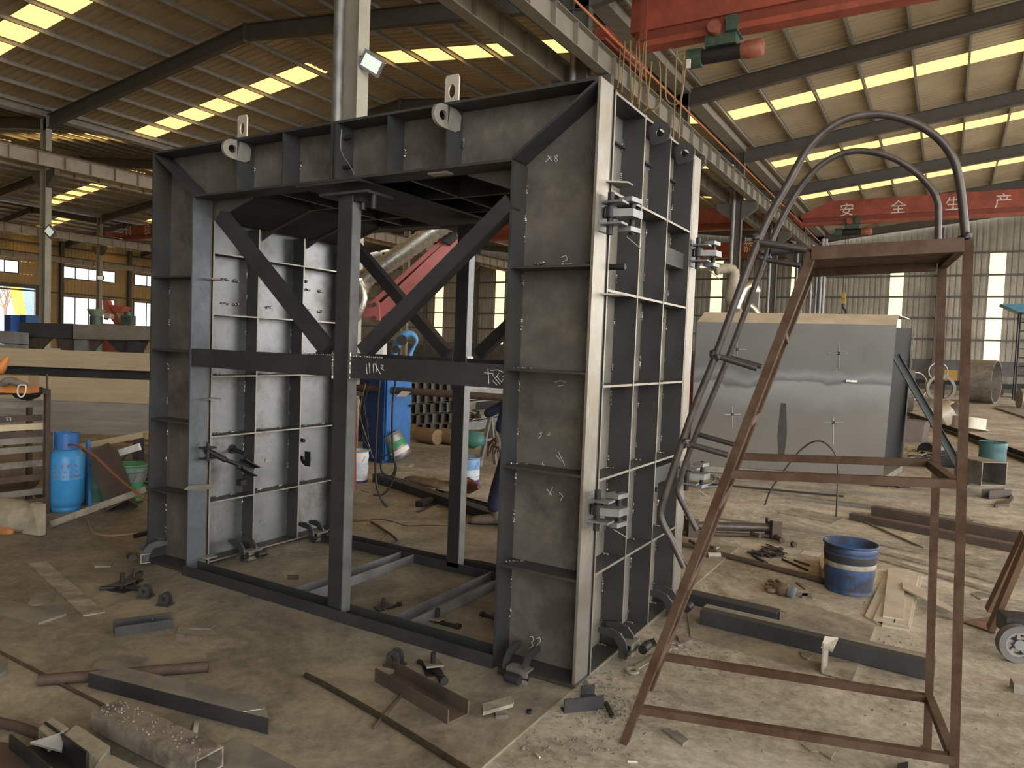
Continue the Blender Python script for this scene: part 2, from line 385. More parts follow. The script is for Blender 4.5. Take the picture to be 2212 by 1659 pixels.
def runway(x, label, y0=Y0, y1=57.0):
    root = thing('crane_runway', label, 'crane beam', (x, y0, 8.2))
    mb = MB().sweep(sI(.28, .55, .018, .012), (x, y0, 8.25), (x, y1, 8.25))
    y = y0 + .5
    while y < y1:
        for s_ in (-1, 1): mb.bb((x+s_*.007, y-.006, 8.268), (x+s_*.13, y+.006, 8.78))
        y += 1.05
    mb.build('runway_beam', RUNC if abs(x-XC) < 1 else RUNW, root)
    MB().bb((x-.04, y0, 8.8), (x+.04, y1, 8.9)).build('crane_rail', RUST, root)
    return root
runway(XC+.62, 'grey stiffened crane runway beam on the right side of the middle columns')
runway(XC-.62, 'grey stiffened crane runway beam on the left side of the middle columns')
runway(XL+.62, 'pale crane runway beam beside the left columns, on the near side')
runway(XL-.62, 'pale crane runway beam beside the left columns, on the far side')
runway(XLL+.62, 'pale crane runway beam in front of the far left wall, near side of its columns')
runway(XW+1.0, 'crane runway beam running along the yellow left wall')
tag(MB().cyl((XC+.86, Y0, 9.02), (XC+.86, 57, 9.02), .03, 8).build('conductor_rail', mat('orange_rail', (.62,.22,.10), None, .5)), 'thin orange conductor rail above the right runway beam', 'rail')
tag(MB().cyl((XC-.1, Y0, 8.95), (XC-.1, 57, 8.95), .045, 8).build('conduit_pipe', GALV), 'galvanised pipe running along the middle columns beside a blue hose', 'pipe')
tag(MB().cyl((XC-.25, Y0, 8.9), (XC-.25, 57, 8.9), .03, 8).build('blue_hose', mat('blue_hose', (.12,.25,.33), None, .5)), 'thin blue air line running along the middle columns', 'hose')
for x in (XC, XL, XLL):
    tag(MB().sweep(sU(.5, .3, .012), (x, Y0, RB_E+.42), (x, Y1, RB_E+.42)).build('valley_gutter', PURL),
        'steel valley gutter under the roof above the ' + {XC: 'middle', XL: 'left', XLL: 'far left'}[x] + ' row of columns', 'gutter')

# ---------------- far end wall with translucent strips
def corr_wall(x0, x1, z0, z1, y, m, p=.35):
    n = max(1, int((x1-x0)/p)); pts = []
    for k in range(n):
        a = x0 + k*p; pts += [(a, y), (a+p*.55, y), (a+p*.65, y+.04), (a+p*.9, y+.04)]
    pts.append((x1, y)); mm = len(pts)
    return MB().add([(a, b, z0) for a, b in pts] + [(a, b, z1) for a, b in pts], [(i, i+1, mm+i+1, mm+i) for i in range(mm-1)])
def back_wall():
    strips = [(-43.6, -42.6), (-36.6, -35.6), (-16.4, -15.5), (-10.35, -9.5), (-3.7, -2.85), (2.15, 3.05), (8.4, 9.3), (13.2, 14.1)]
    zs0, zs1 = 2.1, 9.3
    wall = struct(MB().bb((XW, Y1+.3, 0), (XR+.2, Y1+.5, 1.95)).build('wall_back_base', BLOCK))
    mb = MB(); x = XW
    for a, b in strips + [(XR+.2, XR+.2)]:
        k = corr_wall(x, a, 1.95, 12.3, Y1+.2, WALLG); mb.add(k.v, k.f)
        if b > a:
            k = corr_wall(a, b, zs1, 12.3, Y1+.2, WALLG); mb.add(k.v, k.f)
        x = b
    wl = struct(mb.build('wall_back', WALLG))
    for i, (a, b) in enumerate(strips):
        r = struct(MB().bb((a, Y1+.2, zs0), (b, Y1+.24, zs1)).build('window_%d' % (i+1), STRIP))
    for k, z in enumerate((2.0, 3.45, 4.9, 6.35, 7.8, 9.3)):
        MB().bb((XW+.2, Y1+.05, z-.06), (XR, Y1+.19, z+.06)).build('wall_girt', PURL if 0 else FRAME, wl)
    x = XC
    for xx in (-50, -44.5, -38.5, -26, -20, -14, -1.0+.3, 5.2, 11):
        tag(MB().sweep(sI(.2, .35, .014, .01), (xx, Y1-.3, 0), (xx, Y1-.3, 11), up=(0,1,0)).build('wind_post', FRAME), 'slim grey steel post standing against the far end wall', 'post', 'wind posts at the end wall')
back_wall()
struct(corr_wall(XW, 3.0, 0, 12.3, Y0-.2, WALLG).build('wall_front_light_block', WALLG))  # unseen wall behind the camera, put in to cut the frontal light

# ---------------- left wall (x = XW) with clear windows and the big door
def left_wall():
    mb = MB(); gl = []
    lo0, lo1, up0, up1 = 1.3, 5.1, 6.9, 8.05
    bays = [(31.8-7.8, 'w'), (31.8, 'd'), (39.6-.3, 'w'), (47.1, 'w'), (54.9, 'e')]
    def sheet(ya, yb, za, zb):
        n = max(1, int((yb-ya)/.32)); q = (yb-ya)/n; pts = []
        for k in range(n):
            a = ya + k*q; pts += [(a, 0), (a+q*.5, 0), (a+q*.6, -.045), (a+q*.9, -.045)]
        pts.append((yb, 0)); m = len(pts)
        mb.add([(XW+b, a, za) for a, b in pts] + [(XW+b, a, zb) for a, b in pts], [(i, i+1, m+i+1, m+i) for i in range(m-1)])
    wins = [(26.0, 29.8), (33.6, 36.8), (39.2, 44.6), (46.7, 52.4)]; door = (29.5, 36.9)
    sheet(Y0, 26, 0, 10.7); sheet(26, 28.5, 0, 10.7)
    sheet(28.5, 29.5, 0, 10.7)
    sheet(29.5, 36.9, 8.05, 10.7); sheet(29.5, 36.9, 5.8, 6.9); sheet(35.35, 36.9, 6.9, 8.05)
    gl.append((29.5, 35.35, up0, up1))
    sheet(36.9, 39.2, 0, 10.7)
    for a, b in ((39.2, 44.6), (46.7, 52.4)):
        sheet(a, b, 0, lo0); sheet(a, b, lo1, up0); sheet(a, b, up1, 10.7); gl += [(a, b, lo0, lo1), (a, b, up0, up1)]
    sheet(44.6, 46.7, 0, 10.7); sheet(52.4, 58.2, 0, 10.7)
    wl = struct(mb.build('wall_left', WALLY))
    WG = emis('daylit_window_glass', (.80,.88,1.0), 1.1, .3)
    for i, (a, b, z0, z1) in enumerate(gl):
        r = struct(MB().bb((XW-.03, a, z0), (XW-.01, b, z1)).build('window_%d' % (20+i), WG))
        fr = MB(); n = max(2, round((b-a)/1.3))
        for k in range(n+1): y = a + (b-a)*k/n; fr.bb((XW-.0, y-.04, z0), (XW+.06, y+.04, z1))
        for z in (z0, z1) + ((2.2,) if z1-z0 > 2 else ()): fr.bb((XW, a, z-.05), (XW+.06, b, z+.05))
        fr.build('window_frame', FRAME, r)
    dr = struct(MB().bb((XW-.1, 29.3, 5.6), (XW+.25, 37.1, 5.95)).bb((XW-.1, 36.8, 0), (XW+.2, 37.1, 5.7)).bb((XW-.1, 29.3, 0), (XW+.2, 29.6, 5.7)).build('door_1', FRAME))
    for y in (31.8, 39.0, 45.9, 53):
        tag(MB().sweep(sI(.3, .4, .016, .012), (XW+.25, y if y != 31.8 else 37.6, 0), (XW+.25, y if y != 31.8 else 37.6, 10.4), up=(1,0,0)).build('wall_column', FRAME), 'grey steel column standing against the yellow left wall', 'column', 'columns of the left wall')
    for k, z in enumerate((5.4, 8.6, 9.9)):
        MB().bb((XW+.02, 10, z-.07), (XW+.12, 58, z+.07)).build('wall_girt', FRAME if z != 8.6 else RUNW, wl)
left_wall()
# outside the door: yard crane boom, blue shed, bare tree
sh = tag(MB().bb((-92, PX(52,650,-84).y, 0), (-84, 48, 6.5)).build('blue_shed', mat('pale_blue_sheet', (.30,.45,.75), None, .6)), 'pale blue sheet-clad shed outside the big left door', 'shed')
tag(MB().sweep(sR(.7, .8, True), V((-82, PX(56,700,-82).y, .0)), PX(20,540,-82)).build('crane_boom', mat('yellow_paint', (.85,.52,.12), None, .5)), 'yellow crane boom leaning outside the big left door', 'crane boom')
def tree():
    mb = MB(); rnd = random.Random(3)
    def br(p, d, l, r, n):
        q = p + d*l; mb.tube([p, q], [r, r*.65], 6)
        if n == 0: return
        for k in range(3): br(q, (d + V((rnd.uniform(-.7,.7), rnd.uniform(-.7,.7), rnd.uniform(-.1,.4)))).normalized(), l*.72, r*.6, n-1)
    br(V((-82.5, PX(12,690,-82.5).y, 0)), V((0,0,1)), 2.2, .16, 4)
    tag(mb.build('bare_tree', mat('bark', (.42,.30,.20), None, .9)), 'leafless tree outside the big left door', 'tree')
tree()

# ================================================================== THE FORMWORK BOX
FX0, FX1, FY0, FYP, FYQ, FYR, FYB = -4.885, -1.455, 3.166, 3.318, 3.333, 4.622, 4.79
LX, RX = -4.425, -1.925          # faces of the legs at the opening
ZT, ZO, ZB = 2.935, 2.59, .035
T = .014
fw = thing('culvert_formwork', 'huge portal-shaped box of dark ribbed steel standing on the floor in the middle', 'steel formwork', ((FX0+FX1)/2, (FY0+FYB)/2, 0))
def portal(y_open, y_web, name):
    """portal of channel section: flanges round the outside and the opening, web plate at y_web"""
    lo, hi = min(y_open, y_web), max(y_open, y_web); th = .012; s_ = 1 if y_web > y_open else -1
    wy0 = y_web - (th if s_ > 0 else 0)
    # web: one portal-shaped plate in three pieces
    web = MB().prism([(FX0, wy0, ZB), (LX, wy0, ZB), (LX, wy0, ZO), (RX, wy0, ZO), (RX, wy0, ZB), (FX1, wy0, ZB), (FX1, wy0, ZT), (FX0, wy0, ZT)], (0, th, 0)).build(name, WEB, fw)
    def part(nm, a, b, m=MILL): return MB().bb(a, b).build(nm, m, web)
    lo2, hi2 = (lo, hi-th) if s_ > 0 else (lo+th, hi)
    MB().bb((FX0, lo2, ZB), (FX0+T, hi2, ZT)).build('outer_flange', MILL, web)
    MB().bb((FX1-T, lo2, ZB), (FX1, hi2, ZT)).build('outer_flange', BRIGHT, web)  # painted brighter than the left flange for the light from the right
    MB().bb((FX0+T, lo2, ZT-T), (FX1-T, hi2, ZT)).build('top_flange', MILL, web)
    MB().bb((LX-T, lo2, ZB), (LX, hi2, ZO)).build('inner_flange', SKYSHEEN if s_ > 0 else MILL, web)
    MB().bb((RX, lo2, ZB), (RX+T, hi2, ZO)).build('inner_flange', MILL, web)
    MB().bb((LX, lo2, ZO), (RX, hi2, ZO+T)).build('soffit_flange', MILL, web)
    for xa, xb in ((FX0+T, LX), (FX1-T, RX)):        # mitre plates
        a, b = V((xa, lo2, ZT-T)), V((xb, lo2, ZO+T)); d = (b-a).normalized(); nrm = V((-d.z, 0, d.x))*T*.5
        MB().prism([a-nrm, b-nrm, b+nrm, a+nrm], (0, hi2-lo2, 0)).build('mitre_plate', MILL, web)
    for z in (2.06, 1.546, 1.05, .54):
        part('stiffener', (FX0+T, lo2+.004, z-.006), (LX-T, hi2, z+.006)); part('stiffener', (RX+T, lo2+.004, z-.006), (FX1-T, hi2, z+.006))
    MB().bb((FX0, lo2-.01, ZB-.014), (LX, hi2, ZB)).build('foot_plate', MILL, web)
    MB().bb((RX-.01, lo2-.01, ZB-.014), (FX1+.005, hi2, ZB)).build('foot_plate', MILL, web)
    for x in (-4.0, -3.575, -2.74, -2.335): part('top_stiffener', (x-.006, lo2+.004, ZO+T), (x+.006, hi2, ZT-T))
    for x in (-3.158, -3.128): part('splice_plate', (x-.008, lo2-.004, ZO+T), (x+.008, hi2, ZT-T))
    for z in (2.68, 2.85): MB().cyl((-3.12, lo2+.06, z), (-3.06, lo2+.06, z), .014, 6).build('splice_bolt', DARK, web)
    # weld beads
    rnd = random.Random(5); wb = MB()
    yw = hi2-.006 if s_ > 0 else lo2+.006
    def bead(p, q, n=5, r=.006):
        for k in range(n):
            t = (k+.5)/n; c = V(p)*(1-t) + V(q)*t
            wb.blob(c + V((rnd.uniform(-.003,.003),)*3), r*rnd.uniform(.7, 1.4), rnd.randrange(999), .3, 1)
    for z in (1.95, 1.72, 1.40, 1.15, .92, .72, .36, .2):
        bead((FX0+T+.003, yw, z), (FX0+T+.003, yw, z+.05)); bead((RX+T+.003, yw, z+.02), (RX+T+.003, yw, z+.09), 7)
    for z in (2.3, 2.45, 2.2): bead((RX+T+.003, yw, z), (RX+T+.003, yw, z+.05))
    for x in (-3.99, -3.565, -2.73, -2.325): bead((x+.008, yw, 2.72), (x+.008, yw, 2.78), 6)
    for x, z in ((-1.82, 2.09), (-1.66, 2.085), (-1.52, 2.095)): bead((x-.03, yw, z), (x+.03, yw, z+.004), 7, .008)
    for z in (1.546, 1.05, .54): bead((RX+.02, yw-.08, z+.008), (RX+.1, yw-.01, z+.008), 7)
    wb.build('weld_beads', WELD, web)['kind'] = 'stuff'
    return web
pf = portal(FY0, FYP, 'front_portal'); pb = portal(FYB, 4.64, 'rear_portal')
# scuffs and burn marks that belong to the plate
BURN = mat('heat_burn_mark', (.03,.026,.022), (.05,.045,.04), .8)

def lug(c, u, n, th=.03, R=.062, hole=.024, tail=.12, name='lifting_lug', m=GREYPL, parent=None):
    """eye plate: round eye with a square tail; c eye centre, u direction away from the tail, n plate normal"""
    c, u, n = V(c), V(u).normalized(), V(n).normalized(); s_ = n.cross(u).normalized(); N = 20; o = []; i_ = []
    for k in range(N):
        a = 2*PI*k/N; ca, sa = math.cos(a), math.sin(a); i_.append(c + (u*ca + s_*sa)*hole)
        if ca >= -1e-6: o.append(c + (u*ca + s_*sa)*R)
        else:
            kx = min(tail/-ca, R/abs(sa) if abs(sa) > 1e-6 else 1e9); o.append(c + (u*ca + s_*sa)*kx)
    mb = MB(); h = n*th/2; vs = [p-h for p in o] + [p-h for p in i_] + [p+h for p in o] + [p+h for p in i_]
    fs = []
    for k in range(N):
        j = (k+1) % N; fs += [(k, j, N+j, N+k), (2*N+k, 2*N+j, 3*N+j, 3*N+k), (k, j, 2*N+j, 2*N+k), (N+k, N+j, 3*N+j, 3*N+k)]
    return mb.add(vs, fs).build(name, m, parent)
for x in (-4.0, -2.335):
    lug((x-.012, 3.14, 2.86), (-.25, -.9, .1), (1, .12, 0), .016, .062, .026, .12, 'lifting_eye', GREYPL, fw)
    # bright keyhole strap standing above the top flange
    c = V((x-.01, 3.22, 3.01)); N = 32; mb = MB(); w2, h2 = .045, .085
    o, i_ = [], []
    for k in range(N):
        a = 2*PI*k/N; ca, sa = math.cos(a), math.sin(a); kk = min(w2/abs(ca) if abs(ca) > 1e-6 else 9, h2/abs(sa) if abs(sa) > 1e-6 else 9)
        o.append(c + V((ca*kk, 0, sa*kk))); i_.append(c + V((ca*.022, 0, sa*.036)))
    vs = [p - V((0,.005,0)) for p in o+i_] + [p + V((0,.005,0)) for p in o+i_]; fs = []
    for k in range(N):
        j = (k+1) % N; fs += [(k, j, N+j, N+k), (2*N+k, 2*N+j, 3*N+j, 3*N+k), (k, j, 2*N+j, 2*N+k), (N+k, N+j, 3*N+j, 3*N+k)]
    mb.add(vs, fs); mb.build('keyhole_strap', PALE, fw)
for y in (3.86, 4.30):
    lug((-1.41, y+.012, 2.86), (.9, 0, .15), (0, 1, 0), .016, .06, .024, .06, 'lifting_eye', MILL, fw)

# right side panel (ribs outward)
PR = -1.58
rp = MB().bb((PR-.01, FYQ, .02), (PR, FYR, 2.92)).build('right_side_panel', GREYPL, fw)
for y in (FYQ, 3.745, 4.165, FYR-.01):
    edge = y in (FYQ, FYR-.01)
    MB().bb((PR, y, .02), (FX1 if not edge else FX1+.002, y+.010, 2.925)).build('vertical_rib', RIB, rp)
for z in (2.915, 2.44, 1.957, 1.48, 1.01, .53, .02):
    ys = (FYQ+.010, 3.745, 4.165, FYR-.01)
    for a, b in ((FYQ+.01, 3.745), (3.755, 4.165), (4.175, FYR-.01)):
        MB().bb((PR, a, z-.005), (FX1-.001, b, z+.005)).build('horizontal_rib', BRIGHT if 0 else RIB, rp)
e = MB()  # bare ground edges of the ribs
for y in (FYQ, 3.745, 4.165, FYR-.01): e.bb((FX1+.0021, y-.001, .02), (FX1+.005, y+.011, 2.925))
for z in (2.915, 2.44, 1.957, 1.48, 1.01, .53, .02): e.bb((FX1-.0009, FYQ+.011, z-.006), (FX1+.002, FYR-.011, z+.006))
e.build('bare_rib_edges', BRIGHT, rp)['kind'] = 'stuff'
rnd = random.Random(11); wb = MB()
for y in (3.745, 4.165, FYR-.01):
    for z0 in (.1, .36, .63, .9, 1.1, 1.38, 1.58, 1.84, 2.05, 2.34, 2.55, 2.75):
        z0 += rnd.uniform(-.05, .05)
        for k in range(rnd.randint(3, 8)): wb.blob((PR+.004, y-.004, z0+k*.010), .006*rnd.uniform(.7,1.5), rnd.randrange(999), .3, 1)
for z in (.53, 1.01, .02):
    for y0 in (3.36, 3.72, 3.78, 4.13, 4.2, 4.55):
        for k in range(6): wb.blob((PR+.006+k*.008, y0, z+.008), .005*rnd.uniform(.7,1.5), rnd.randrange(999), .3, 1)
wb.build('weld_beads', WELD, rp)['kind'] = 'stuff'
MB().cyl((PR, 3.42, 2.08), (FX1+.06, 3.42, 2.08), .016).build('guide_pin', DARK, rp)
MB().cyl((PR, 4.28, 1.86), (FX1-.02, 4.28, 1.86), .014).build('guide_pin', DARK, rp); MB().cyl((PR, 4.3, .82), (FX1-.02, 4.3, .82), .014).build('guide_pin', DARK, rp)
for z in (2.2, .86): MB().bb((PR, 4.18, z), (PR+.1, FYR-.01, z+.1)).build('backing_plate', RIB, rp)
for z in (2.47, 1.93):
    MB().prism([(FX1, 3.27, z), (FX1+.09, 3.33, z), (FX1+.09, 3.40, z), (FX1, 3.43, z)], (0, 0, .008)).build('alignment_tab', GREYPL, fw)

# left side panel (ribs facing the opening)
PL = -4.552
lp = MB().bb((PL-.01, FYQ, .04), (PL, FYR, 2.62)).build('left_side_panel', PLATEIN, fw)
for y in (FYQ, 3.722, 4.165, FYR-.01):
    MB().bb((PL, y, .04), (LX-.005, y+.010, 2.46)).build('vertical_rib', RIB, lp)
for z in (2.24, 1.81, 1.375, .945, .476, .05):
    for a, b in ((FYQ+.01, 3.722), (3.732, 4.165), (4.175, FYR-.01)):
        MB().bb((PL, a, z-.005), (LX-.006, b, z+.005)).build('horizontal_rib', RIB, lp)
te = MB()
for y in (3.845, 4.295): te.bb((PL, y-.001, 2.596), (PR, y+.011, 2.5999))
for x in (-3.80, -3.27, -2.725, -2.2): te.bb((x-.001, FYQ+.03, 2.597), (x+.011, FYR-.03, 2.6015))
e = MB()
for y in (FYQ, 3.722, 4.165): e.bb((LX-.005, y-.001, .04), (LX-.002, y+.011, 2.46))
for z in (2.24, 1.81, 1.375, .945, .476, .05): e.bb((LX-.006, FYQ+.011, z-.005), (LX-.003, FYR-.011, z+.005))
e.build('bare_rib_edges', BRIGHT, lp)['kind'] = 'stuff'
wb = MB()
for y in (3.722, 4.165):
    for z0 in (.15, .4, .62, .8, 1.05, 1.25, 1.5, 1.68, 1.95, 2.1, 2.3):
        for k in range(rnd.randint(3, 8)): wb.blob((PL+.004, y-.004, z0+k*.010), .006*rnd.uniform(.7,1.5), rnd.randrange(999), .3, 1)
for z in (2.07, 1.90):
    for x0 in (3.38, 3.5, 3.6, 3.9, 4.3, 4.45):
        for k in range(5): wb.blob((PL+.004, x0+k*.012, z+rnd.uniform(-.004,.004)), .008*rnd.uniform(.7,1.5), rnd.randrange(999), .35, 1)
for z in (1.375, .945, .476):
    for x0 in (3.45, 3.6, 3.85, 4.05, 4.3, 4.5):
        for k in range(4): wb.blob((PL+.02, x0+k*.012, z+.008), .006*rnd.uniform(.7,1.5), rnd.randrange(999), .35, 1)
wb.build('weld_beads', WELD, lp)['kind'] = 'stuff'
MB().cyl((PL, 3.62, .82), (PL+.15, 3.62, .80), .014).cyl((PL+.001, 3.62, .82), (PL+.008, 3.62, .82), .035).build('guide_pin', DARK, lp)
MB().cyl((PL, 4.22, .85), (PL+.12, 4.22, .84), .016).build('guide_pin', DARK, lp); MB().cyl((PL, 4.25, 2.13), (PL+.07, 4.25, 2.13), .012).build('guide_pin', DARK, lp)
MB().ringplate((PL+.06, 4.30, .68), (0,1,0), (-1,0,0), .055, .028, .01, 16, -1.9, 1.9).bb((PL+.05, 4.296, .62), (PL+.11, 4.306, .74)).build('half_moon_bracket', DARK, lp)
for y, z in ((3.95, .70), (3.92, .22)):
    b_ = MB().bb((PL, y-.02, z-.012), (PL+.006, y+.02, z+.012)); b_.build('tack_weld', WELD, lp)
# hinge turnbuckle hanging at the left portal
tb = MB().cyl((LX+.0, 3.30, .86), (LX+.06, 3.42, .78), .02).cyl((LX+.06, 3.42, .78), (LX+.06, 3.56, .72), .014).cyl((LX+.05, 3.28, .79), (LX+.05, 3.28, .92), .012)
tb.build('turnbuckle_rod', DARK, fw)
MB().bb((LX-.0, 3.24, .875), (LX+.08, 3.33, .885)).bb((LX, 3.24, .80), (LX+.08, 3.33, .81)).build('turnbuckle_yoke', DARK, fw)
k = MB(); d = V((0, .16, -.09)).normalized(); k.sweep(sU(.075, .06, .008), V((LX+.06, 3.53, .74)), V((LX+.06, 3.66, .665)), up=(1,0,.2)); k.build('turnbuckle_clevis', DARK, fw)
MB().box((LX+.06, 3.56, .60), (.05, .05, .04)).build('bracket_block', DARK, fw)
MB().prism([(LX, 3.13, .60), (LX+.02, 3.19, .60), (LX+.02, 3.33, .585), (LX, 3.30, .57)], (.05, 0, .035)).build('tack_plate', PALE, fw)
for z in (2.05, 1.22, .10): MB().bb((LX, 3.27, z-.004), (LX+.07, 3.36, z+.006)).build('alignment_tab', GREYPL, fw)

# roof panel with hanging ribs and corner haunches
tp = MB().bb((FX0+.1, FYQ, 2.755), (FX1-.1, FYR, 2.765)).build('top_panel', RIB, fw)
for y in (3.36, 3.845, 4.295, 4.60): MB().bb((PL, y, 2.60), (PR, y+.01, 2.755)).build('cross_rib', RIB, tp)
for x in (-4.05, -3.80, -3.27, -2.725, -2.2): MB().bb((x, FYQ, 2.602), (x+.01, FYR, 2.755)).build('long_rib', RIB, tp)
MB().bb((FX0, FYQ, 2.915), (FX1, FYR, 2.925)).build('top_edge_plate', RIB, tp)
te.build('bare_rib_edges', BRIGHT, tp)['kind'] = 'stuff'
for s_, x in ((1, LX-.12), (-1, RX+.12)):
    xe = x + s_*.50
    for y in (FYQ, 3.845, 4.295, FYR-.012): MB().prism([(x, y, 2.40), (x+s_*.12, y, 2.46), (xe, y, 2.585), (xe, y, 2.62), (x, y, 2.62)], (0, .012, 0)).build('haunch_gusset', WEB, fw)
    MB().prism([(x+s_*.11, FYQ+.012, 2.47), (xe, FYQ+.012, 2.60), (xe, FYR, 2.60), (x+s_*.11, FYR, 2.47)], (0, 0, .01)).build('haunch_plate', RIB, fw)
MB().bb((-3.45, FY0, 2.575), (-2.93, FYR, 2.588)).build('packing_plate', RIB, fw)
MB().box((-2.42, 3.24, 2.585), (.13, .06, .008)).build('tack_plate', PALE, fw)

# panel clamps on the outside joints
def clamp(x, y, z, s_=1, name='panel_clamp'):
    r = MB().bb((x, y-.07, z-.085), (x+.012, y+.02, z+.085)).bb((x, y-.07, z+.045), (x+.12, y+.01, z+.055)).bb((x, y-.07, z-.055), (x+.12, y+.01, z-.045)).build(name, GALV, fw)
    MB().cyl((x+.045, y-.03, z-.10), (x+.045, y-.03, z+.10), .016).cyl((x+.045, y-.03, z-.02), (x+.045, y-.03, z+.03), .032).cyl((x+.12, y+.06, z-.09), (x+.12, y+.06, z+.09), .014).build('clamp_pin', DARK, r)
    MB().prism([(x+.03, y-.06, z-.018), (x+.16, y-.03, z-.018), (x+.17, y+.07, z-.018), (x+.07, y+.08, z-.018)], (0,0,.036)).build('clamp_link', GALV, r)
    for zz in (z+.06, z-.08): MB().prism([(x+.07, y+.01, zz), (x+.14, y+.0, zz), (x+.155, y+.09, zz), (x+.09, y+.1, zz)], (0,0,.022)).build('clamp_jaw', GALV, r)
    MB().cyl((x+.10, y+.05, z-.10), (x+.15, y+.12, z-.15), .003, 6).build('cotter_pin', GALV, r)
clamp(FX1, 3.27, 2.31); clamp(FX1, 3.27, .885); clamp(FX1, 4.70, 2.31); clamp(FX1, 4.70, .87)

# hooked foot brackets with roller blocks
def foot(c, u, name='foot_bracket', drop=.0):
    """c = fixing point at the skin, u = outward direction"""
    c, u = V(c), V(u).normalized(); s_ = V((0,0,1)).cross(u); Z = V((0,0,1))
    r = None
    for off in (-.055, .055):
        pts = []
        prof = [(a*.85, b*.85-.015) for a, b in [(-.10, .06), (-.02, .075), (.05, .055), (.09, .01), (.10, -.04), (.10, -.10), (.045, -.10), (.045, -.03), (.01, .015), (-.10, .03)]]
        pts = [c + s_*(off-.007) + u*a + Z*b for a, b in prof]
        o = MB().prism(pts, s_*.014)
        if r is None: r = o.build(name, MILL, fw)
        else: o.build('hook_plate', MILL, r)
    b0 = c + u*.10 - Z*.062
    q = MB(); sec = sU(.07, .065, .008); q.sweep(rot(sec, PI/2), b0 + s_*(-.03), b0 + s_*.09, up=Z); q.build('roller_block', GREYPL, r)
    MB().cyl(c + u*.09 - Z*.065 - s_*.08, c + u*.09 - Z*.065 + s_*.09, .011).cyl(c + u*.15 - Z*.05 + s_*.0, c + u*.15 - Z*.05 + s_*.08, .025).build('axle_pin', DARK, r)
zf = .13
foot((-1.76, FY0+.01, zf-.03), (0, -1, 0)); foot((FX1+.01, 3.66, zf), (1, 0, 0)); foot((FX1+.01, 4.42, zf), (1, 0, 0))
foot((-4.84, FY0+.02, zf), (-.4, -1, 0)); foot((LX+.02, 3.62, zf-.01), (1, 0, 0)); foot((LX+.02, 4.30, zf-.01), (1, 0, 0))

# chalk writing and layout marks on the steel
def chalk(strokes, parent=None, r=.0018, name='chalk_mark'):
    mb = MB()
    for s_ in strokes: mb.tube(s_, r, 5)
    return mb.build(name, CHALK, parent)
yc = FYP - .0125
def on_web(l): return [PY(x, y, yc-.003) for x, y in l]
chalk([on_web(l) for l in ([(1144,1376),(1150,1375),(1153,1382),(1148,1388),(1152,1394),(1146,1400),(1142,1400)],
      [(1158,1380),(1166,1377),(1168,1385),(1158,1396),(1168,1397)])], pf)
chalk([on_web(l) for l in ([(1190,338),(1178,350)],[(1183,336),(1192,348)],[(1203,335),(1198,338),(1205,346),(1200,350),(1197,345),(1204,338),(1203,335)],
      [(1212,556),(1222,552),(1226,560),(1215,566)],[(1198,826),(1210,822),(1222,826)],[(1205,834),(1218,832)],
      [(1163,938),(1170,934),(1168,942),(1163,947)],[(1188,934),(1182,940),(1189,940)],[(1173,998),(1171,1004),(1175,1003),(1174,1012)],
      [(1200,982),(1212,996)],[(1206,976),(1220,1006)],[(1181,1056),(1192,1070)],[(1186,1070),(1194,1052)],[(1208,1064),(1216,1072),(1210,1082)]
      )], pf)

# ------------------------------------------------------------------ inner prop frame
pr = thing('prop_frame', 'dark steel prop frame of posts, diagonals and floor channels inside the formwork opening', 'support frame', (-3.1, 3.75, 0))
for y0, y1 in ((3.125, 3.25), (4.31, 4.435)):
    c = (y0+y1)/2
    MB().sweep(flip(sU(y1-y0, .068, .008), 1, 1, 0, 0), (-4.42 if y0 < 4 else -4.40, c, .014), (-1.9, c, .014)).build('floor_channel', BEAMD, pr)
for x in (-3.41, -2.60):
    MB().sweep(sU(.13, .066, .007), (x, 3.252, .014), (x, 4.308, .014)).build('cross_channel', GALV, pr)
for y, px in ((3.166, (-3.095, -2.98)), (4.31, (-3.045, -2.94))):
    x0, x1 = px; xm = (x0+x1)/2; d = .07
    MB().bb((x0, y, .05 if y < 4 else .05), (x1-.006, y+d, 2.50)).build('post', BEAMD, pr)
    MB().bb((x1-.006, y, .05), (x1, y+d, 2.50)).build('post_right_face', GALV, pr)  # right face in a paler steel than the rest of the post
    MB().bb((x0-.13, y-.03, 2.50), (x1+.13, y+.20, 2.515)).build('head_plate', RIB, pr)
    jk = MB()
    for xx in (x1+.03, x1+.11): jk.cyl((xx, y+.05, 2.42), (xx, y+.05, 2.50), .018)
    jk.bb((x1+.0, y+.0, 2.46), (x1+.05, y+.1, 2.50)); jk.build('jacking_bolt', DARK, pr)
    ym = y + .035
    for xa, xb in ((LX, x0-.01), (x1+.01, RX)):
        MB().bb((xa, y+.005, 1.446), (xb, y+.065, 1.568)).build('cross_beam', BEAMD, pr)
    for xa in (x0-.012, x1+.002): MB().bb((xa, y-.004, 1.43), (xa+.010, y+.08, 1.585)).build('end_plate', WELD, pr)
    sec = sR(.085 if y < 4 else .08, .07, True)
    k0 = (-4.17, 2.45) if y < 4 else (-4.10, 2.45)
    MB().sweep(rot(sec, PI/2), (k0[0], ym, k0[1]), (x0-.085, ym, 1.60), up=(0,0,1)).build('diagonal_brace', BEAMD, pr)
    MB().sweep(rot(sec, PI/2), (x1+.085, ym, 1.60), (RX-.005, ym, 2.39), up=(0,0,1)).build('diagonal_brace', BEAMD, pr)
def on_beam(l): return [PY(x, y, 3.1695) for x, y in l]
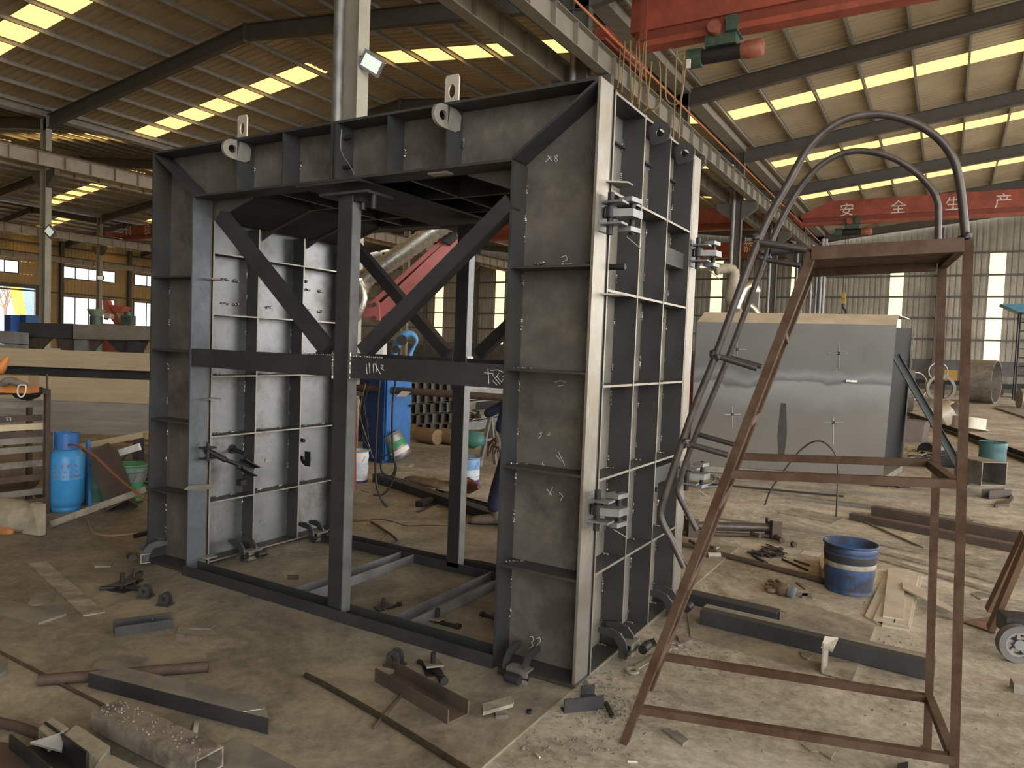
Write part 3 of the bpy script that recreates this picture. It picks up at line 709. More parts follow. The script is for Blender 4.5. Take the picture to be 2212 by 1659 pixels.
chalk([on_beam(l) for l in ([(791,786),(793,808)],[(797,784),(799,807)],[(806,786),(807,805)],[(812,785),(814,803)],[(809,785),(822,808)],[(823,788),(828,790),(824,796),(829,800)],
    [(1046,805),(1066,807)],[(1054,796),(1056,829)],[(1060,800),(1075,799),(1092,806),(1086,814)],[(1062,806),(1070,818),(1078,806)],[(1070,818),(1080,830)],[(1072,812),(1084,826),(1088,816)],[(1064,822),(1074,832)])], pr)
wl_ = MB()
for k in range(26):
    wl_.blob((-3.105, 3.163, 1.44+k*.006), .006*rnd.uniform(.7,1.4), k, .3, 1); wl_.blob((-2.967, 3.163, 1.44+k*.006), .006*rnd.uniform(.7,1.4), k+50, .3, 1)
for k in range(14): wl_.blob((-3.33+k*.016, 3.168, 1.572), .006*rnd.uniform(.7,1.4), k+90, .3, 1); wl_.blob((-2.94+k*.016, 3.168, 1.572), .006*rnd.uniform(.7,1.4), k+120, .3, 1)
wl_.build('weld_beads', WELD, pr)['kind'] = 'stuff'
tag(MB().tube(smooth([(-3.06, 3.14, 2.87), (-3.05, 3.13, 2.75), (-2.99, 3.14, 2.66), (-2.96, 3.15, 2.61)], 5), .0025, 5).build('tie_wire', GALV), 'thin curl of wire hanging at the bolted joint of the top beam', 'wire')

# ================================================================== LADDER PLATFORM
S1, S2, P1, P2 = G(1348, 1605), G(1403, 1489), G(2058, 1762), G(2003, 1617)
def on_plane(px, py, A, B):
    n = (B-A).cross(V((0,0,1))).normalized(); r = ray(px, py); t = n.dot(A - V((0,0,CAMZ)))/n.dot(r)
    return V((0,0,CAMZ)) + r*t
near = lambda x, y: on_plane(x, y, S1, P1)
far = lambda x, y: on_plane(x, y, S2, P2)
ld = thing('ladder_platform', 'tall brown steel ladder stand with hooped handrails at right foreground', 'ladder', ((S1+P2)/2).to_tuple())
sq = sR(.032, .032, True)
nS_t, fS_t = near(1755, 548), far(1752, 590)
nP_t, fP_t = near(2092, 520), far(2036, 572)
def bar(a, b, nm, m=LADDER, sec=None, up=(0,0,1)): return MB().sweep(sec or sq, a, b, up=up).build(nm, m, ld)
bar(S1, nS_t, 'stringer', up=(0,1,0)); bar(S2, fS_t, 'stringer', up=(0,1,0))
bar(P1, nP_t, 'post', up=(0,1,0)); bar(P2, fP_t, 'post', up=(0,1,0))
bar(near(1752, 548), near(2080, 530), 'platform_rail', sec=sR(.045, .05, True)); bar(far(1756, 585), far(2022, 572), 'platform_rail', sec=sR(.045, .05, True))
MB().prism([near(1752,538), near(2080,520), far(2030,562), far(1752,578)], (0,0,-.012)).build('platform_deck', LADDER, ld)
bar(nS_t, fS_t, 'platform_rail'); bar(nP_t, fP_t, 'platform_rail')
bar(near(1578, 1024), near(2064, 1045), 'side_rail'); bar(far(1592, 986), far(2005, 1000), 'side_rail')
bar(near(2064, 1045), far(2010, 1003), 'end_rail')
bar(near(1383, 1532), near(2062, 1640), 'side_rail'); bar(far(1432, 1418), far(2003, 1508), 'side_rail')
bar(near(2060, 1640), far(2008, 1510), 'end_rail')
def lerp(a, b, t): return a*(1-t) + b*t
for t in (.17, .34, .51, .68, .85): bar(lerp(S1, nS_t, t), lerp(S2, fS_t, t), 'tread', sec=sR(.035, .03, True))
hoop_n = smooth([near(x, y) for x, y in ((1478,1225),(1450,1165),(1428,1120),(1432,1085),(1455,1010),(1500,880),(1545,770),(1640,515),(1700,400),(1750,315),(1812,264),(1885,247),(1960,260),(2020,293),(2058,340),(2073,395),(2080,450),(2086,515))], 5)
hoop_f = smooth([far(x, y) for x, y in ((1505,1145),(1480,1098),(1464,1062),(1470,1035),(1495,960),(1570,780),(1650,565),(1690,470),(1738,392),(1790,345),(1850,326),(1920,338),(1975,370),(2012,408),(2026,440),(2027,480),(2026,560))], 5)
MB().tube(hoop_n, .0145, 12).build('hoop_handrail', RAIL, ld); MB().tube(hoop_f, .0135, 12).build('hoop_handrail', RAIL, ld)
def rod(a, b, nm='rail_bracket', r=.012, m=TUBE): return MB().cyl(a, b, r, 10).build(nm, m, ld)
rod(near(1632, 522), near(1742, 540), r=.014); rod(far(1648, 560), far(1730, 574), r=.012)
rod(near(1545, 768), near(1635, 796)); rod(far(1568, 770), far(1645, 792))
rod(near(1483, 958), near(1572, 983)); rod(far(1507, 938), far(1585, 960))
j = MB()
for p in (near(1637, 516), far(1652, 545), far(1648, 560), near(1482, 957), near(1545, 768), near(2083, 512)):
    for k in range(4): j.blob(p + V((rnd.uniform(-.01,.01), rnd.uniform(-.01,.01), rnd.uniform(-.01,.01))), .017, k, .25, 1)
j.build('weld_knots', TUBE, ld)['kind'] = 'stuff'
tag(MB().cyl(far(1665, 543), far(1728, 536), .022, 14).build('pipe_stub', TUBE), 'short black pipe stub welded beside the ladder platform corner', 'pipe')

# ================================================================== THINGS LYING ON THE FLOOR
def gchan(p0, p1, w_, h, t, m, label, cat='channel', name='steel_channel', z=DZ, inv=False, ext=None):
    a, b = G(*p0, z), G(*p1, z); sec = sU(w_, h, t)
    if inv: sec = flip(sec, 1, -1, 0, h)
    return tag(MB().sweep(sec, a, b).build(name, m), label, cat)
def grod(pts, r, m, label, cat='rod', name='steel_rod', z=DZ, seg=10, hol=False, sm=0):
    p = [G(x, y, z + r) for x, y in pts]
    if sm: p = smooth(p, sm)
    return tag(MB().tube(p, r, seg).build(name, m), label, cat)
# --- left foreground, on the deck
gplate([(60,1216),(100,1212),(227,1321),(180,1329)], .008, FLAT, 'long narrow flat bar lying slantwise on the deck at left', 'flat bar', 'flat_bar', DZ)
gplate([(0,1293),(45,1302),(78,1311),(100,1303),(138,1303),(143,1325),(83,1345),(0,1322)], .014, GREYPL, 'notched thick plate with a bright cut edge at the left frame edge', 'plate', 'notched_plate', DZ)
gplate([(73,1282),(123,1279),(112,1303),(58,1307)], .01, GREYPL, 'small square-cut plate touching the notched plate at left', 'plate', 'steel_plate', DZ)
gplate([(195,1217),(205,1223),(240,1222),(245,1215),(236,1213),(205,1213)], .01, GREYPL, 'small pointed tab lying alone on the deck at left', 'plate', 'steel_tab', DZ)
r = gchan((246,1369), (372,1350), .115, .055, .008, BEAMD, 'short worn grey channel offcut, open side up, on the deck at left')
for p in ((262,1342), (330,1338), (350,1330)): MB().blob(G(p[0], p[1], .05), .006, 3).build('weld_spatter', WELD, r)
gplate([(388,1357),(440,1364),(437,1376),(380,1369)], .014, DUSTY, 'short thick flat bar right of the short channel offcut', 'flat bar', 'flat_bar', DZ)
gplate([(390,1352),(465,1350),(455,1357),(385,1357)], .008, GREYPL, 'thin dark strip lying behind the short thick flat bar', 'flat bar', 'flat_bar', DZ)
gplate([(200,1439),(225,1413),(322,1420),(300,1437),(262,1441)], .012, GREYPL, 'trapezoid plate offcut behind the rusty pipe at lower left', 'plate', 'steel_plate', DZ)
grod([(82,1470),(450,1440)], .026, RUST, 'rusty pipe lying under the end of the dark box beam at lower left', 'pipe', 'rusty_pipe')
tp_ = [G(x, y, .082) for x, y in ((190,1453),(263,1441),(560,1508),(574,1522),(580,1552))]
bx = tag(MB().prism(tp_, (0,0,-.068)).build('box_beam', BEAMD), 'dark box-section beam with a mitred end lying at lower left', 'beam')
MB().prism([p+V((0,0,.0005)) for p in tp_], (0,0,.0012)).build('top_face', GREYPL, bx)
chalk([[G(525,1537,.084), G(572,1531,.084)]], bx, .001)
grod([(0,1408),(150,1486),(245,1534)], .007, RUST, 'long thin brown rod lying along the deck seam at lower left')
grod([(-20,1556),(40,1570),(100,1592)], .02, RUST, 'rust-brown pipe entering from the left edge beside the scrap pile', 'pipe', 'rusty_pipe')
rc = MB(); a_, b_ = G(228, 1542, .075), G(452, 1650, .075); hollow(rc, .125, .08, .007, a_, b_)
rs = tag(rc.build('square_tube', DUSTY), 'large hollow box section covered with grit and dust on the scrap pile', 'tube')
gr = MB()
for k in range(90):
    t = random.betavariate(1.3, 1) if k % 3 else random.uniform(.02, .3); p = lerp(a_, b_, t); s_ = (b_-a_).normalized().cross(V((0,0,1)))
    gr.blob(p + s_*random.uniform(-.05,.05) + V((0,0,.043)), random.uniform(.002,.006), k, .4, 0)
o = gr.build('loose_grit', GREYPL, rs); o['kind'] = 'stuff'
def blk(pxs, z, h, m, label, name='steel_offcut', cat='offcut'):
    return tag(MB().prism([G(x, y, z+h) for x, y in pxs], (0,0,-h)).build(name, m), label, cat)
blk([(83,1573),(112,1549),(148,1572),(104,1592)], .03, .06, FLAT, 'dusty square block at the top of the lower-left scrap pile', 'steel_block', 'block')
blk([(137,1588),(165,1565),(238,1612),(214,1642)], .02, .07, FLAT, 'short grey box offcut left of the grit-covered section')
tag(MB().prism([G(65,1603,.10), G(138,1580,.10), G(134,1622,.05)], (0,0,-.008)).build('plate_shard', GALV), 'triangular bright steel shard on the scrap pile', 'shard')
cc = MB(); cc.sweep(sU(.13, .085, .008), G(60,1618,DZ), G(150,1690,DZ)); tag(cc.build('steel_channel', DARK), 'dark channel with torch-cut edges at the bottom left corner', 'channel')
blk([(0,1602),(30,1606),(118,1668),(0,1675)], .03, .012, RUST, 'rust-orange plate in the bottom left corner', 'rusty_plate', 'plate')
blk([(200,1668),(222,1626),(245,1632),(320,1668)], .05, .03, FLAT, 'brown-grey plate below the grit-covered section', 'steel_plate', 'plate')
cp = G(417, 1588, .055)
tag(MB().ringplate(cp, (-.5, -.72, .25), (.1,.2,1), .052, .026, .018, 26).build('steel_ring', GREYPL), 'thick steel ring standing against the grit-covered box section', 'ring')
gplate([(460,1622),(512,1592),(660,1668),(470,1668)], .01, GREYPL, 'smooth dark plate right of the grit-covered section', 'plate', 'steel_plate', DZ)
gplate([(0,1430),(13,1425),(13,1448),(0,1456)], .02, GALV, 'small bright offcut at the left frame edge', 'offcut', 'steel_offcut', DZ)
grod([(660,1458),(700,1478),(830,1552),(905,1598),(1030,1676)], .013, mat('oily_brown_rod', (.07,.058,.035), (.03,.025,.018), .45, .3, 30), 'long dark oily rod running across the deck to the bottom edge', 'rod')
grod([(806,1573),(868,1500)], .008, RUST, 'thin brown rod crossing under the large channel offcut')
r = gchan((832,1464), (990,1554), .125, .066, .007, RUSTC, 'large brown channel offcut, open side up, in front of the formwork')
# round eyes on base plates ("clevis")
def clevis(px, py, ang, label, z=DZ, s_=1.0, n=2):
    c = G(px, py, z); rt = thing('clevis_bracket', label, 'bracket', c, None); R = Matrix.Rotation(ang, 3, 'Z')
    MB().box(c + V((0,0,.005*s_)), (.085*s_, .07*s_, .01*s_), ang).build('base_plate', MILL, rt)
    offs = (-.02, .02) if n == 2 else (0,)
    for o_ in offs:
        lug(c + R @ V((0, o_*s_, .045*s_)), (0,0,1), R @ V((0,1,0)), .009*s_, .033*s_, .012*s_, .036*s_, 'eye_plate', MILL, rt)
    return rt
clevis(314, 1290, .5, 'twin-eyed clevis bracket nearest the coupling pile at left')
clevis(357, 1307, .35, 'twin-eyed clevis bracket standing further right, behind the short channel offcut')
clevis(853, 1438, .15, 'twin-eyed clevis bracket at the head of the large brown channel', s_=1.1)
def coupling(px, py, ang, label, z=DZ, s_=1.0, kind=0):
    c = G(px, py, z); rt = thing('pin_coupling', label, 'clamp', c); R = Matrix.Rotation(ang, 3, 'Z')
    def P_(x, y, zz): return c + R @ V((x*s_, y*s_, zz*s_))
    MB().prism([P_(-.06,-.04,.03), P_(.05,-.045,.045), P_(.05,.045,.045), P_(-.06,.04,.03)], (0,0,.009*s_)).build('jaw_plate', MILL if not kind else GREYPL, rt)
    MB().prism([P_(-.06,-.04,.0), P_(.05,-.045,.0), P_(.05,.045,.0), P_(-.06,.04,.0)], (0,0,.009*s_)).build('jaw_plate', DARK, rt)
    MB().cyl(P_(-.01,0,.0), P_(-.0,.0,.10), .013*s_).build('pin', DARK, rt)
    MB().cyl(P_(.03,.0,.02), P_(.15,.02,.02), .014*s_).cyl(P_(.13,.017,.02), P_(.155,.021,.02), .022*s_).build('threaded_rod', DARK, rt)
    MB().cyl(P_(-.11,-.05,.014), P_(-.04,-.01,.014), .013*s_).build('handle', DARK, rt)
    return rt
coupling(265, 1275, .3, 'heap of a dark pin coupling lying left of the two clevis brackets', s_=1.1)
coupling(290, 1258, 2.2, 'second dark pin coupling tumbled behind the first at left', s_=.9)
coupling(935, 1452, -.7, 'pin coupling with an upright pale pin behind the large brown channel', kind=1)
coupling(828, 1322, 1.2, 'pin coupling lying just behind the near floor channel, left one inside the frame', z=0, s_=.85)
coupling(945, 1350, -.1, 'pin coupling with a plate and long threaded rod beside the right cross channel', z=0, kind=1)
coupling(1078, 1346, 2.9, 'pin coupling half hidden behind the right leg inside the frame', z=0, s_=.9)
grod([(622,1247),(645,1247)], .014, RUST, 'short dark pipe stub lying inside the frame behind the left post', 'pipe', 'pipe_stub')
blk([(1042,1520),(1103,1503),(1110,1514),(1108,1520),(1044,1538)], DZ+.018, .016, FLAT, 'bright flat bar resting across another near the right front foot', 'flat_bar', 'flat bar')
blk([(1068,1528),(1094,1521),(1098,1544),(1071,1546)], DZ, .016, DUSTY, 'short block lying under the bright flat bar', 'flat_bar', 'flat bar')
tag(MB().ringplate(G(1143,1537,DZ+.008), (0,0,1), (0,1,0), .014, .008, .014, 6).build('hex_nut', DARK), 'single dark nut on the deck near its right edge', 'nut')
a_, b_ = G(1219, 1542), G(1304, 1532)
tag(MB().sweep(flip(sL(.05, .065, .007), -1, 1), a_, b_).build('angle_offcut', BEAMD), 'blue-grey angle offcut standing on the concrete below the right front corner', 'angle')
tag(MB().sweep(sL(.05, .05, .007), G(1254,1503), G(1283,1500)).build('angle_offcut', BEAMD), 'small slag-edged angle offcut tucked behind the blue-grey one', 'angle')
blk([(1304,1516),(1312,1514),(1327,1543),(1320,1548)], 0, .012, DARK, 'narrow dark slag strip beside the blue-grey angle offcut', 'slag_strip', 'offcut')
# combination spanner
def spanner():
    a, b = G(1366,1450,.006), G(1455,1395,.006); d = (b-a).normalized(); s_ = d.cross(V((0,0,1)))
    rt = MB().prism([a+d*.03-s_*.014, b-d*.03-s_*.02, b-d*.03+s_*.02, a+d*.03+s_*.014], (0,0,.008))
    rt.ringplate(a+V((0,0,.004)), (0,0,1), d, .036, .02, .012, 20); rt.ringplate(b+V((0,0,.004)), (0,0,1), d, .05, .024, .012, 20, .6, 2*PI-.6)
    return tag(rt.build('spanner', FLAT), 'large steel spanner lying on the concrete beside the ladder foot', 'spanner')
spanner()
blk([(1462,1370),(1480,1368),(1495,1382),(1470,1390)], 0, .02, DUSTY, 'gritty plate scrap beside the large spanner', 'steel_offcut')
blk([(1395,1384),(1412,1378),(1420,1392),(1402,1396)], 0, .01, DARK, 'small dark plate lying below the right panel by the wheels', 'steel_offcut')
# --- right side, on the concrete
gplate([(1492,1376),(1480,1300),(1700,1290),(1892,1352),(1868,1408),(1842,1470)], .008, DECK, 'broad thin plate lying under the dark box beams at right', 'plate', 'floor_sheet')
c1 = gchan((1440,1288), (1680,1344), .10, .07, .008, BEAMD, 'dark inverted channel with an open torn end, behind the longer beam at right', z=.01, inv=True)
a_, b_ = G(1518,1342,.01), G(2018,1462,.01)
c2 = tag(MB().sweep(sR(.125,.09), a_, b_).build('box_beam', BEAMD), 'long dark box beam lying across the concrete at right', 'beam')
MB().sweep([(-.065,.0905),(.0,.0905),(.0,.092),(-.065,.092)], a_, b_).build('dust_strip', GREYPL, c2)
br_ = thing('bent_bracket', 'bright bent strip bracket hooked over the long dark box beam', 'bracket', G(1800,1455))
MB().prism([G(x,y,.014) for x,y in ((1775,1452),(1790,1430),(1857,1432),(1842,1469))], (0,0,-.008)).build('foot', FLAT, br_)
p0, p1 = G(1776,1452,.014), G(1788,1434,.014)
MB().prism([p0, p1, p1+V((0,0,.15)), p0+V((0,0,.15))], (-.007,0,0)).build('upright', FLAT, br_)
fq = (p0-V((0,0,CAMZ))).dot(RM @ V((0,0,-1)))
MB().prism([FD(1773,1400,fq), FD(1782,1376,fq+.02), FD(1811,1380,fq+.05), FD(1798,1409,fq-.01)], (0,0,.006)).build('bent_tab', FLAT, br_)
blk([(1728,1406),(1740,1408),(1757,1414),(1745,1424),(1732,1418)], .008, .008, GREYPL, 'small curved scrap on the thin plate near the bent bracket', 'plate_shard', 'offcut')

def bucket(c, r0, r1, h, label, body, bands=(), rim=None, tilt=None, name='paint_bucket', liquid=None, handle=True, cat='bucket'):
    c = V(c); M = tilt or Matrix.Identity(3); rt = thing(name, label, cat, c)
    pr_ = [(0,0),(r0,0)]
    n = 10
    for k in range(n+1):
        t = k/n; bump = .006 if k in (4, 8) else 0; pr_.append((r0+(r1-r0)*t+bump, h*t))
    pr_ += [(r1-.004, h), (r0-.004, .012), (0, .012)]
    MB().lathe(pr_, c, 32, M).build('body', body, rt)
    MB().lathe([(r1-.003,h-.008),(r1+.009,h-.008),(r1+.009,h+.004),(r1-.003,h+.004),(r1-.003,h-.008)], c, 32, M).build('rim', rim or body, rt)
    for z0, z1, m in bands:
        f = lambda z: r0+(r1-r0)*z/h+.0025
        MB().lathe([(f(z0),z0),(f((z0+z1)/2)+.004,(z0+z1)/2),(f(z1),z1)], c, 32, M).build('printed_band', m, rt)
    if handle:
        pts = [c + M @ V((math.cos(a)*(r1+.012), -abs(math.sin(a))*.3*r1 - .02, h*.86 - math.sin(a)*r1*1.0)) for a in [PI*k/12 for k in range(13)]]
        MB().tube(pts, .0025, 5).build('handle', GALV, rt)
    return rt
BLK = mat('burnt_black_band', (.035,.035,.038), (.015,.015,.016), .7); PEEL = mat('peeled_label', (.42,.38,.30), (.2,.18,.15), .7, 0, 14)
bk = bucket(G(1832,1274), .158, .178, .345, 'open scorched blue metal bucket standing on the concrete at right', BUCKB, [(.225,.30,BLK),(.185,.22,PEEL)], rim=BUCKB, handle=False)
MB().lathe([(0,.29),(.168,.29)], G(1832,1274), 32).build('bucket_water', mat('blue_liquid', (.05,.16,.45), (.04,.13,.38), .08), bk)
blk([(1770,1205),(1790,1188),(1800,1225),(1774,1230)], 0, .10, mat('brown_card', (.40,.28,.17), (.33,.23,.14), .8), 'small cardboard box half hidden left behind the scorched blue bucket', 'cardboard_box', 'box')
blk([(1880,1215),(1892,1212),(1892,1238),(1880,1243)], 0, .06, MATS['brown_card'], 'piece of cardboard right behind the scorched blue bucket', 'cardboard_piece', 'cardboard')
# stack of pale plates
stk = [([(1868,1330),(1915,1232),(1935,1236),(1895,1345)], 0, 'lowest left plank-like plate of the pale plate stack, fanned out'),
       ([(1905,1350),(1945,1240),(1992,1244),(1965,1360)], .0, 'wide bottom plate of the pale plate stack'),
       ([(1887,1336),(1920,1262),(1960,1270),(1932,1346)], .012, 'second plate of the pale stack, under the top one'),
       ([(1930,1345),(1958,1240),(1984,1242),(1962,1352)], .012, 'right-hand middle plate of the pale stack'),
       ([(1907,1330),(1919,1226),(1957,1229),(1951,1337)], .024, 'topmost long plate of the pale plate stack')]
for pts, z, l in stk: blk(pts, z, .011, PALE, l, 'pale_plate', 'plate')
blk([(1949,1256),(1965,1258),(2058,1312),(2056,1322),(1950,1270)], .036, .012, PALE, 'notched bright bar lying over the pale plate stack', 'notched_bar', 'flat bar')
blk([(2012,1318),(2058,1330),(2058,1338),(2012,1326)], 0, .01, FLAT, 'thin strip behind the ladder posts right of the pale stack', 'flat_bar', 'flat bar')
for k, (a, b, w_, l) in enumerate([((1888,1205),(2152,1281),.09,'nearest of the long flat bars lying parallel at right'),
        ((1890,1190),(2168,1262),.10,'second long flat bar from the near side of the parallel bars at right'),
        ((1905,1178),(2185,1236),.08,'third long flat bar from the near side of the parallel bars at right'),
        ((1812,1158),(2190,1216),.05,'farthest thin flat bar of the parallel bars at right')]):
    p, q = G(*a), G(*b); tag(MB().sweep(sR(w_,.012), p, q).build('flat_bar', FLAT), l, 'flat bar')
for a, b, w_, h, inv, l in (((1838,1122),(2260,1206),.10,.07,True,'nearer dark brown channel of the pair lying at far right'), ((1886,1112),(2280,1186),.12,.10,True,'taller dark brown channel of the pair lying at far right')):
    gchan(a, b, w_, h, .01, RUSTC, l, z=0, inv=inv)
gplate([(2092,1131),(2110,1122),(2212,1160),(2212,1172),(2170,1160)], .02, FLAT, 'pale plate offcut beyond the brown channels at right', 'plate')
gplate([(2090,1140),(2108,1128),(2170,1158),(2150,1162)], .012, GREYPL, 'dark plate offcut under the pale one beyond the brown channels', 'plate')
gplate([(2162,1138),(2180,1133),(2250,1165),(2230,1172)], .012, FLAT, 'pale strip at the right frame edge beyond the brown channels', 'flat bar', 'flat_bar')
for a, b, w_, l in (((1655,1064),(2095,1123),.035,'long thin steel angle lying beyond the wire hoop'), ((1700,1078),(2110,1128),.03,'second long thin angle just in front of the first one'), ((1478,1042),(1822,1074),.04,'long dark bar lying in front of the big plate box'), ((1500,1032),(2212,1102),.02,'long thin rod stretching to the right edge before the plate box'), ((1460,1016),(2212,1060),.02,'farthest long thin rod on the floor before the plate box'), ((1545,1121),(1812,1160),.03,'long thin strip on the floor between the pipes and the hoop'), ((1842,1118),(1996,1187),.015,'thin rod fallen slantwise beside the brown channels')):
    p, q = G(*a), G(*b); tag(MB().sweep(sR(w_,.02), p, q).build('steel_bar', GREYPL if 'thin' in l else DARK), l, 'bar')
# pipe with square end plates
c0, c1_ = G(1482,1135,.09), G(1660,1140,.09); rt = thing('flanged_pipe', 'brown pipe with square notched end plates lying right of the formwork', 'pipe', c0)
MB().cyl(c0, c1_, .04, 18).build('pipe_barrel', RAIL, rt); d = (c1_-c0).normalized(); s_ = d.cross(V((0,0,1)))
for c in (c0, c1_):
    MB().prism([c+s_*a+V((0,0,b)) for a, b in ((-.08,-.09),(.08,-.09),(.08,.08),(.03,.08),(.02,.055),(-.02,.055),(-.03,.08),(-.08,.08))], d*.02).prism([c+s_*.08+V((0,0,-.09)), c+s_*.08+V((0,0,.08)), c+s_*.088+V((0,0,.08)), c+s_*.088+V((0,0,-.09))], d*.09).build('end_plate', RUSTC, rt)
rt = grod([(1455,1150),(1668,1158)], .02, RUSTC, 'thin brown bar with a short side stub lying below the flanged pipe', 'bar', 'steel_bar', 0)
MB().cyl(G(1664,1152,.03), G(1690,1168,.03), .025).build('side_stub', RUSTC, rt); MB().cyl(G(1622,1152,.04), G(1642,1158,.04), .018).build('side_stub', RUSTC, rt)
grod([(1440,1172),(1500,1182),(1792,1258)], .022, RUST, 'long brown tube lying from the formwork towards the scorched bucket', 'tube', 'steel_tube', 0)
def hammer(p, q, hr, hl, label, m=FLAT):
    a, b = G(*p, .03), G(*q, .03); rt = thing('hammer', label, 'hammer', a); d = (b-a).normalized(); s_ = d.cross(V((0,0,1))).normalized()
    MB().tube([a, b], [.014, .011], 8).build('hammer_handle', RUST, rt)
    MB().tube([b-s_*hl, b-s_*hl*.6, b+s_*hl*.6, b+s_*hl], [hr, hr*.92, hr*.92, hr], 14).build('hammer_head', m, rt)
hammer((1490,1168), (1541,1199), .028, .055, 'sledge hammer with a worn bright head right of the formwork')
hammer((1512,1176), (1548,1184), .014, .03, 'small hammer lying behind the sledge hammer', GREYPL)
gplate([(1532,1213),(1545,1206),(1558,1211),(1543,1219)], .006, FLAT, 'small square tile of plate in front of the sledge hammer', 'plate', 'steel_tile')
rnd = random.Random(4)
for k in range(14):
    cx_, cy_ = 1650 + rnd.gauss(0, 20), 1196 + rnd.gauss(0, 9); c = G(cx_, cy_, .004); a = rnd.uniform(0, PI); l_ = rnd.uniform(.05, .13)
    R = Matrix.Rotation(a, 3, 'Z'); pts = [c + R @ V(p) for p in ((-l_,-.012,0),(l_*.7,-.02,.0),(l_,.01,.006),(-l_*.4,.03,.012))]
    tag(MB().prism(pts, (0,0,.008)).build('scrap_shard', DARK), 'dark torch-cut shard in the little scrap heap beyond the sledge hammer', 'scrap', 'shards in the little scrap heap')
grod([(1690,1208),(1745,1232)], .008, DARK, 'thin dark shard lying right of the little scrap heap', 'offcut', 'steel_offcut', 0)
grod([(1716,1210),(1748,1221)], .008, RUST, 'short brown rod between the scrap heap and the bucket', 'rod', 'steel_rod', 0)
tag(MB().cyl(G(1712,1175,.02), G(1717,1176,.03), .022).build('round_slug', RUST), 'small round slug on the floor beyond the scrap heap', 'slug')
gplate([(1728,1196),(1738,1188),(1775,1195),(1768,1202)], .004, PALE, 'crumpled pale paper on the floor left of the scorched bucket', 'paper', 'paper_scrap')
def glove():
    c = G(1695,1278,.0); rt = thing('work_glove', 'brown work glove with a grey cuff lying on the concrete', 'glove', c); LE = mat('brown_leather', (.20,.145,.095), (.11,.08,.055), .8, 0, 14)
    mb = MB(); e = lambda x, y, z=.02: G(x, y, z)
    mb.tube([e(1702,1276,.035), e(1690,1274,.035), e(1678,1270,.03)], [.045,.048,.034], 12); mb.build('palm', LE, rt)
    for pts in ([(1680,1268),(1670,1258),(1660,1254)], [(1678,1270),(1664,1263),(1655,1262)], [(1676,1272),(1662,1270),(1652,1268)], [(1680,1274),(1668,1276),(1657,1274)], [(1690,1268),(1684,1258),(1676,1254)]):
        MB().tube(smooth([e(x, y, .022) for x, y in pts], 3), [.016,.017,.017,.016,.016,.015,.011][:7], 8).build('glove_finger', LE, rt)
    MB().lathe([(.035,0),(.046,.025),(.052,.05),(.048,.052),(.042,.027),(.03,.004)], G(1702,1277,.04), 18, Matrix.Rotation(1.9, 3, 'Y')).build('cuff', mat('grey_cloth', (.16,.19,.21), None, .9), rt)
glove()
gplate([(1705,1278),(1746,1281),(1744,1287),(1705,1286)], .012, DUSTY, 'flat bar poking out beside the work glove', 'flat bar', 'flat_bar')
gplate([(1719,1257),(1724,1256),(1745,1268),(1740,1272)], .012, GREYPL, 'short strip behind the work glove', 'flat bar', 'flat_bar')
gplate([(1733,1282),(1752,1281),(1755,1291),(1732,1289)], .012, DUSTY, 'small thick piece right of the work glove', 'offcut', 'steel_offcut')
gplate([(1660,1308),(1676,1306),(1711,1320),(1698,1325)], .010, FLAT, 'small flat bar behind the dark inverted channel', 'flat bar', 'flat_bar')
gplate([(1431,1575),(1447,1572),(1451,1579),(1462,1577),(1488,1597),(1475,1607)], .010, GREYPL, 'curved-edge cutout plate on the concrete inside the ladder base', 'plate', 'cutout_plate')
gplate([(1730,1606),(1745,1604),(1760,1612),(1768,1620),(1776,1614),(1805,1622),(1795,1638),(1768,1622),(1752,1622)], .006, FLAT, 'flat plate with a bite cut out, in front of the ladder base', 'plate', 'cutout_plate')
grod([(1842,1593),(1856,1602)], .005, PALE, 'short stub of wood inside the ladder base, right half', 'stub', 'wood_stub', 0)
grod([(1355,1645),(1377,1646)], .005, PALE, 'short pale stub near the bottom edge, left of the ladder foot', 'stub', 'wood_stub', 0)
grod([(1158,1628),(1166,1636)], .005, PALE, 'tiny pale stub beside the deck edge at bottom', 'stub', 'wood_stub', 0)
gplate([(1940,1648),(1962,1645),(1962,1668),(1935,1668)], .02, DARK, 'dark slaggy bit at the bottom edge below the ladder', 'offcut', 'steel_offcut')
gchan((2185,1490), (2240,1500), .09, .05, .007, FLAT, 'inverted pale channel stub at the right frame edge', z=0, inv=True)
gplate([(2097,1282),(2112,1277),(2140,1284),(2145,1291),(2118,1294)], .006, GREYPL, 'thin plate with a hole lying beyond the hand truck', 'plate', 'pierced_plate')
# wire hoop
A_, B_2 = G(1652,1092), G(1806,1118)
hp = smooth([on_plane(x, y, A_, B_2) for x, y in ((1652,1092),(1664,1060),(1690,1022),(1722,980),(1750,957),(1772,953),(1790,963),(1806,985),(1810,1020),(1808,1080),(1806,1118))], 5)
tag(MB().tube(hp, .009, 8).build('wire_hoop', RAIL), 'thin bent steel hoop standing upright on the floor before the plate box', 'hoop')
gplate([(1680,1106),(1720,1096),(1822,1118),(1798,1130)], .008, FLAT, 'thin pale plate on which one end of the steel hoop stands', 'plate')
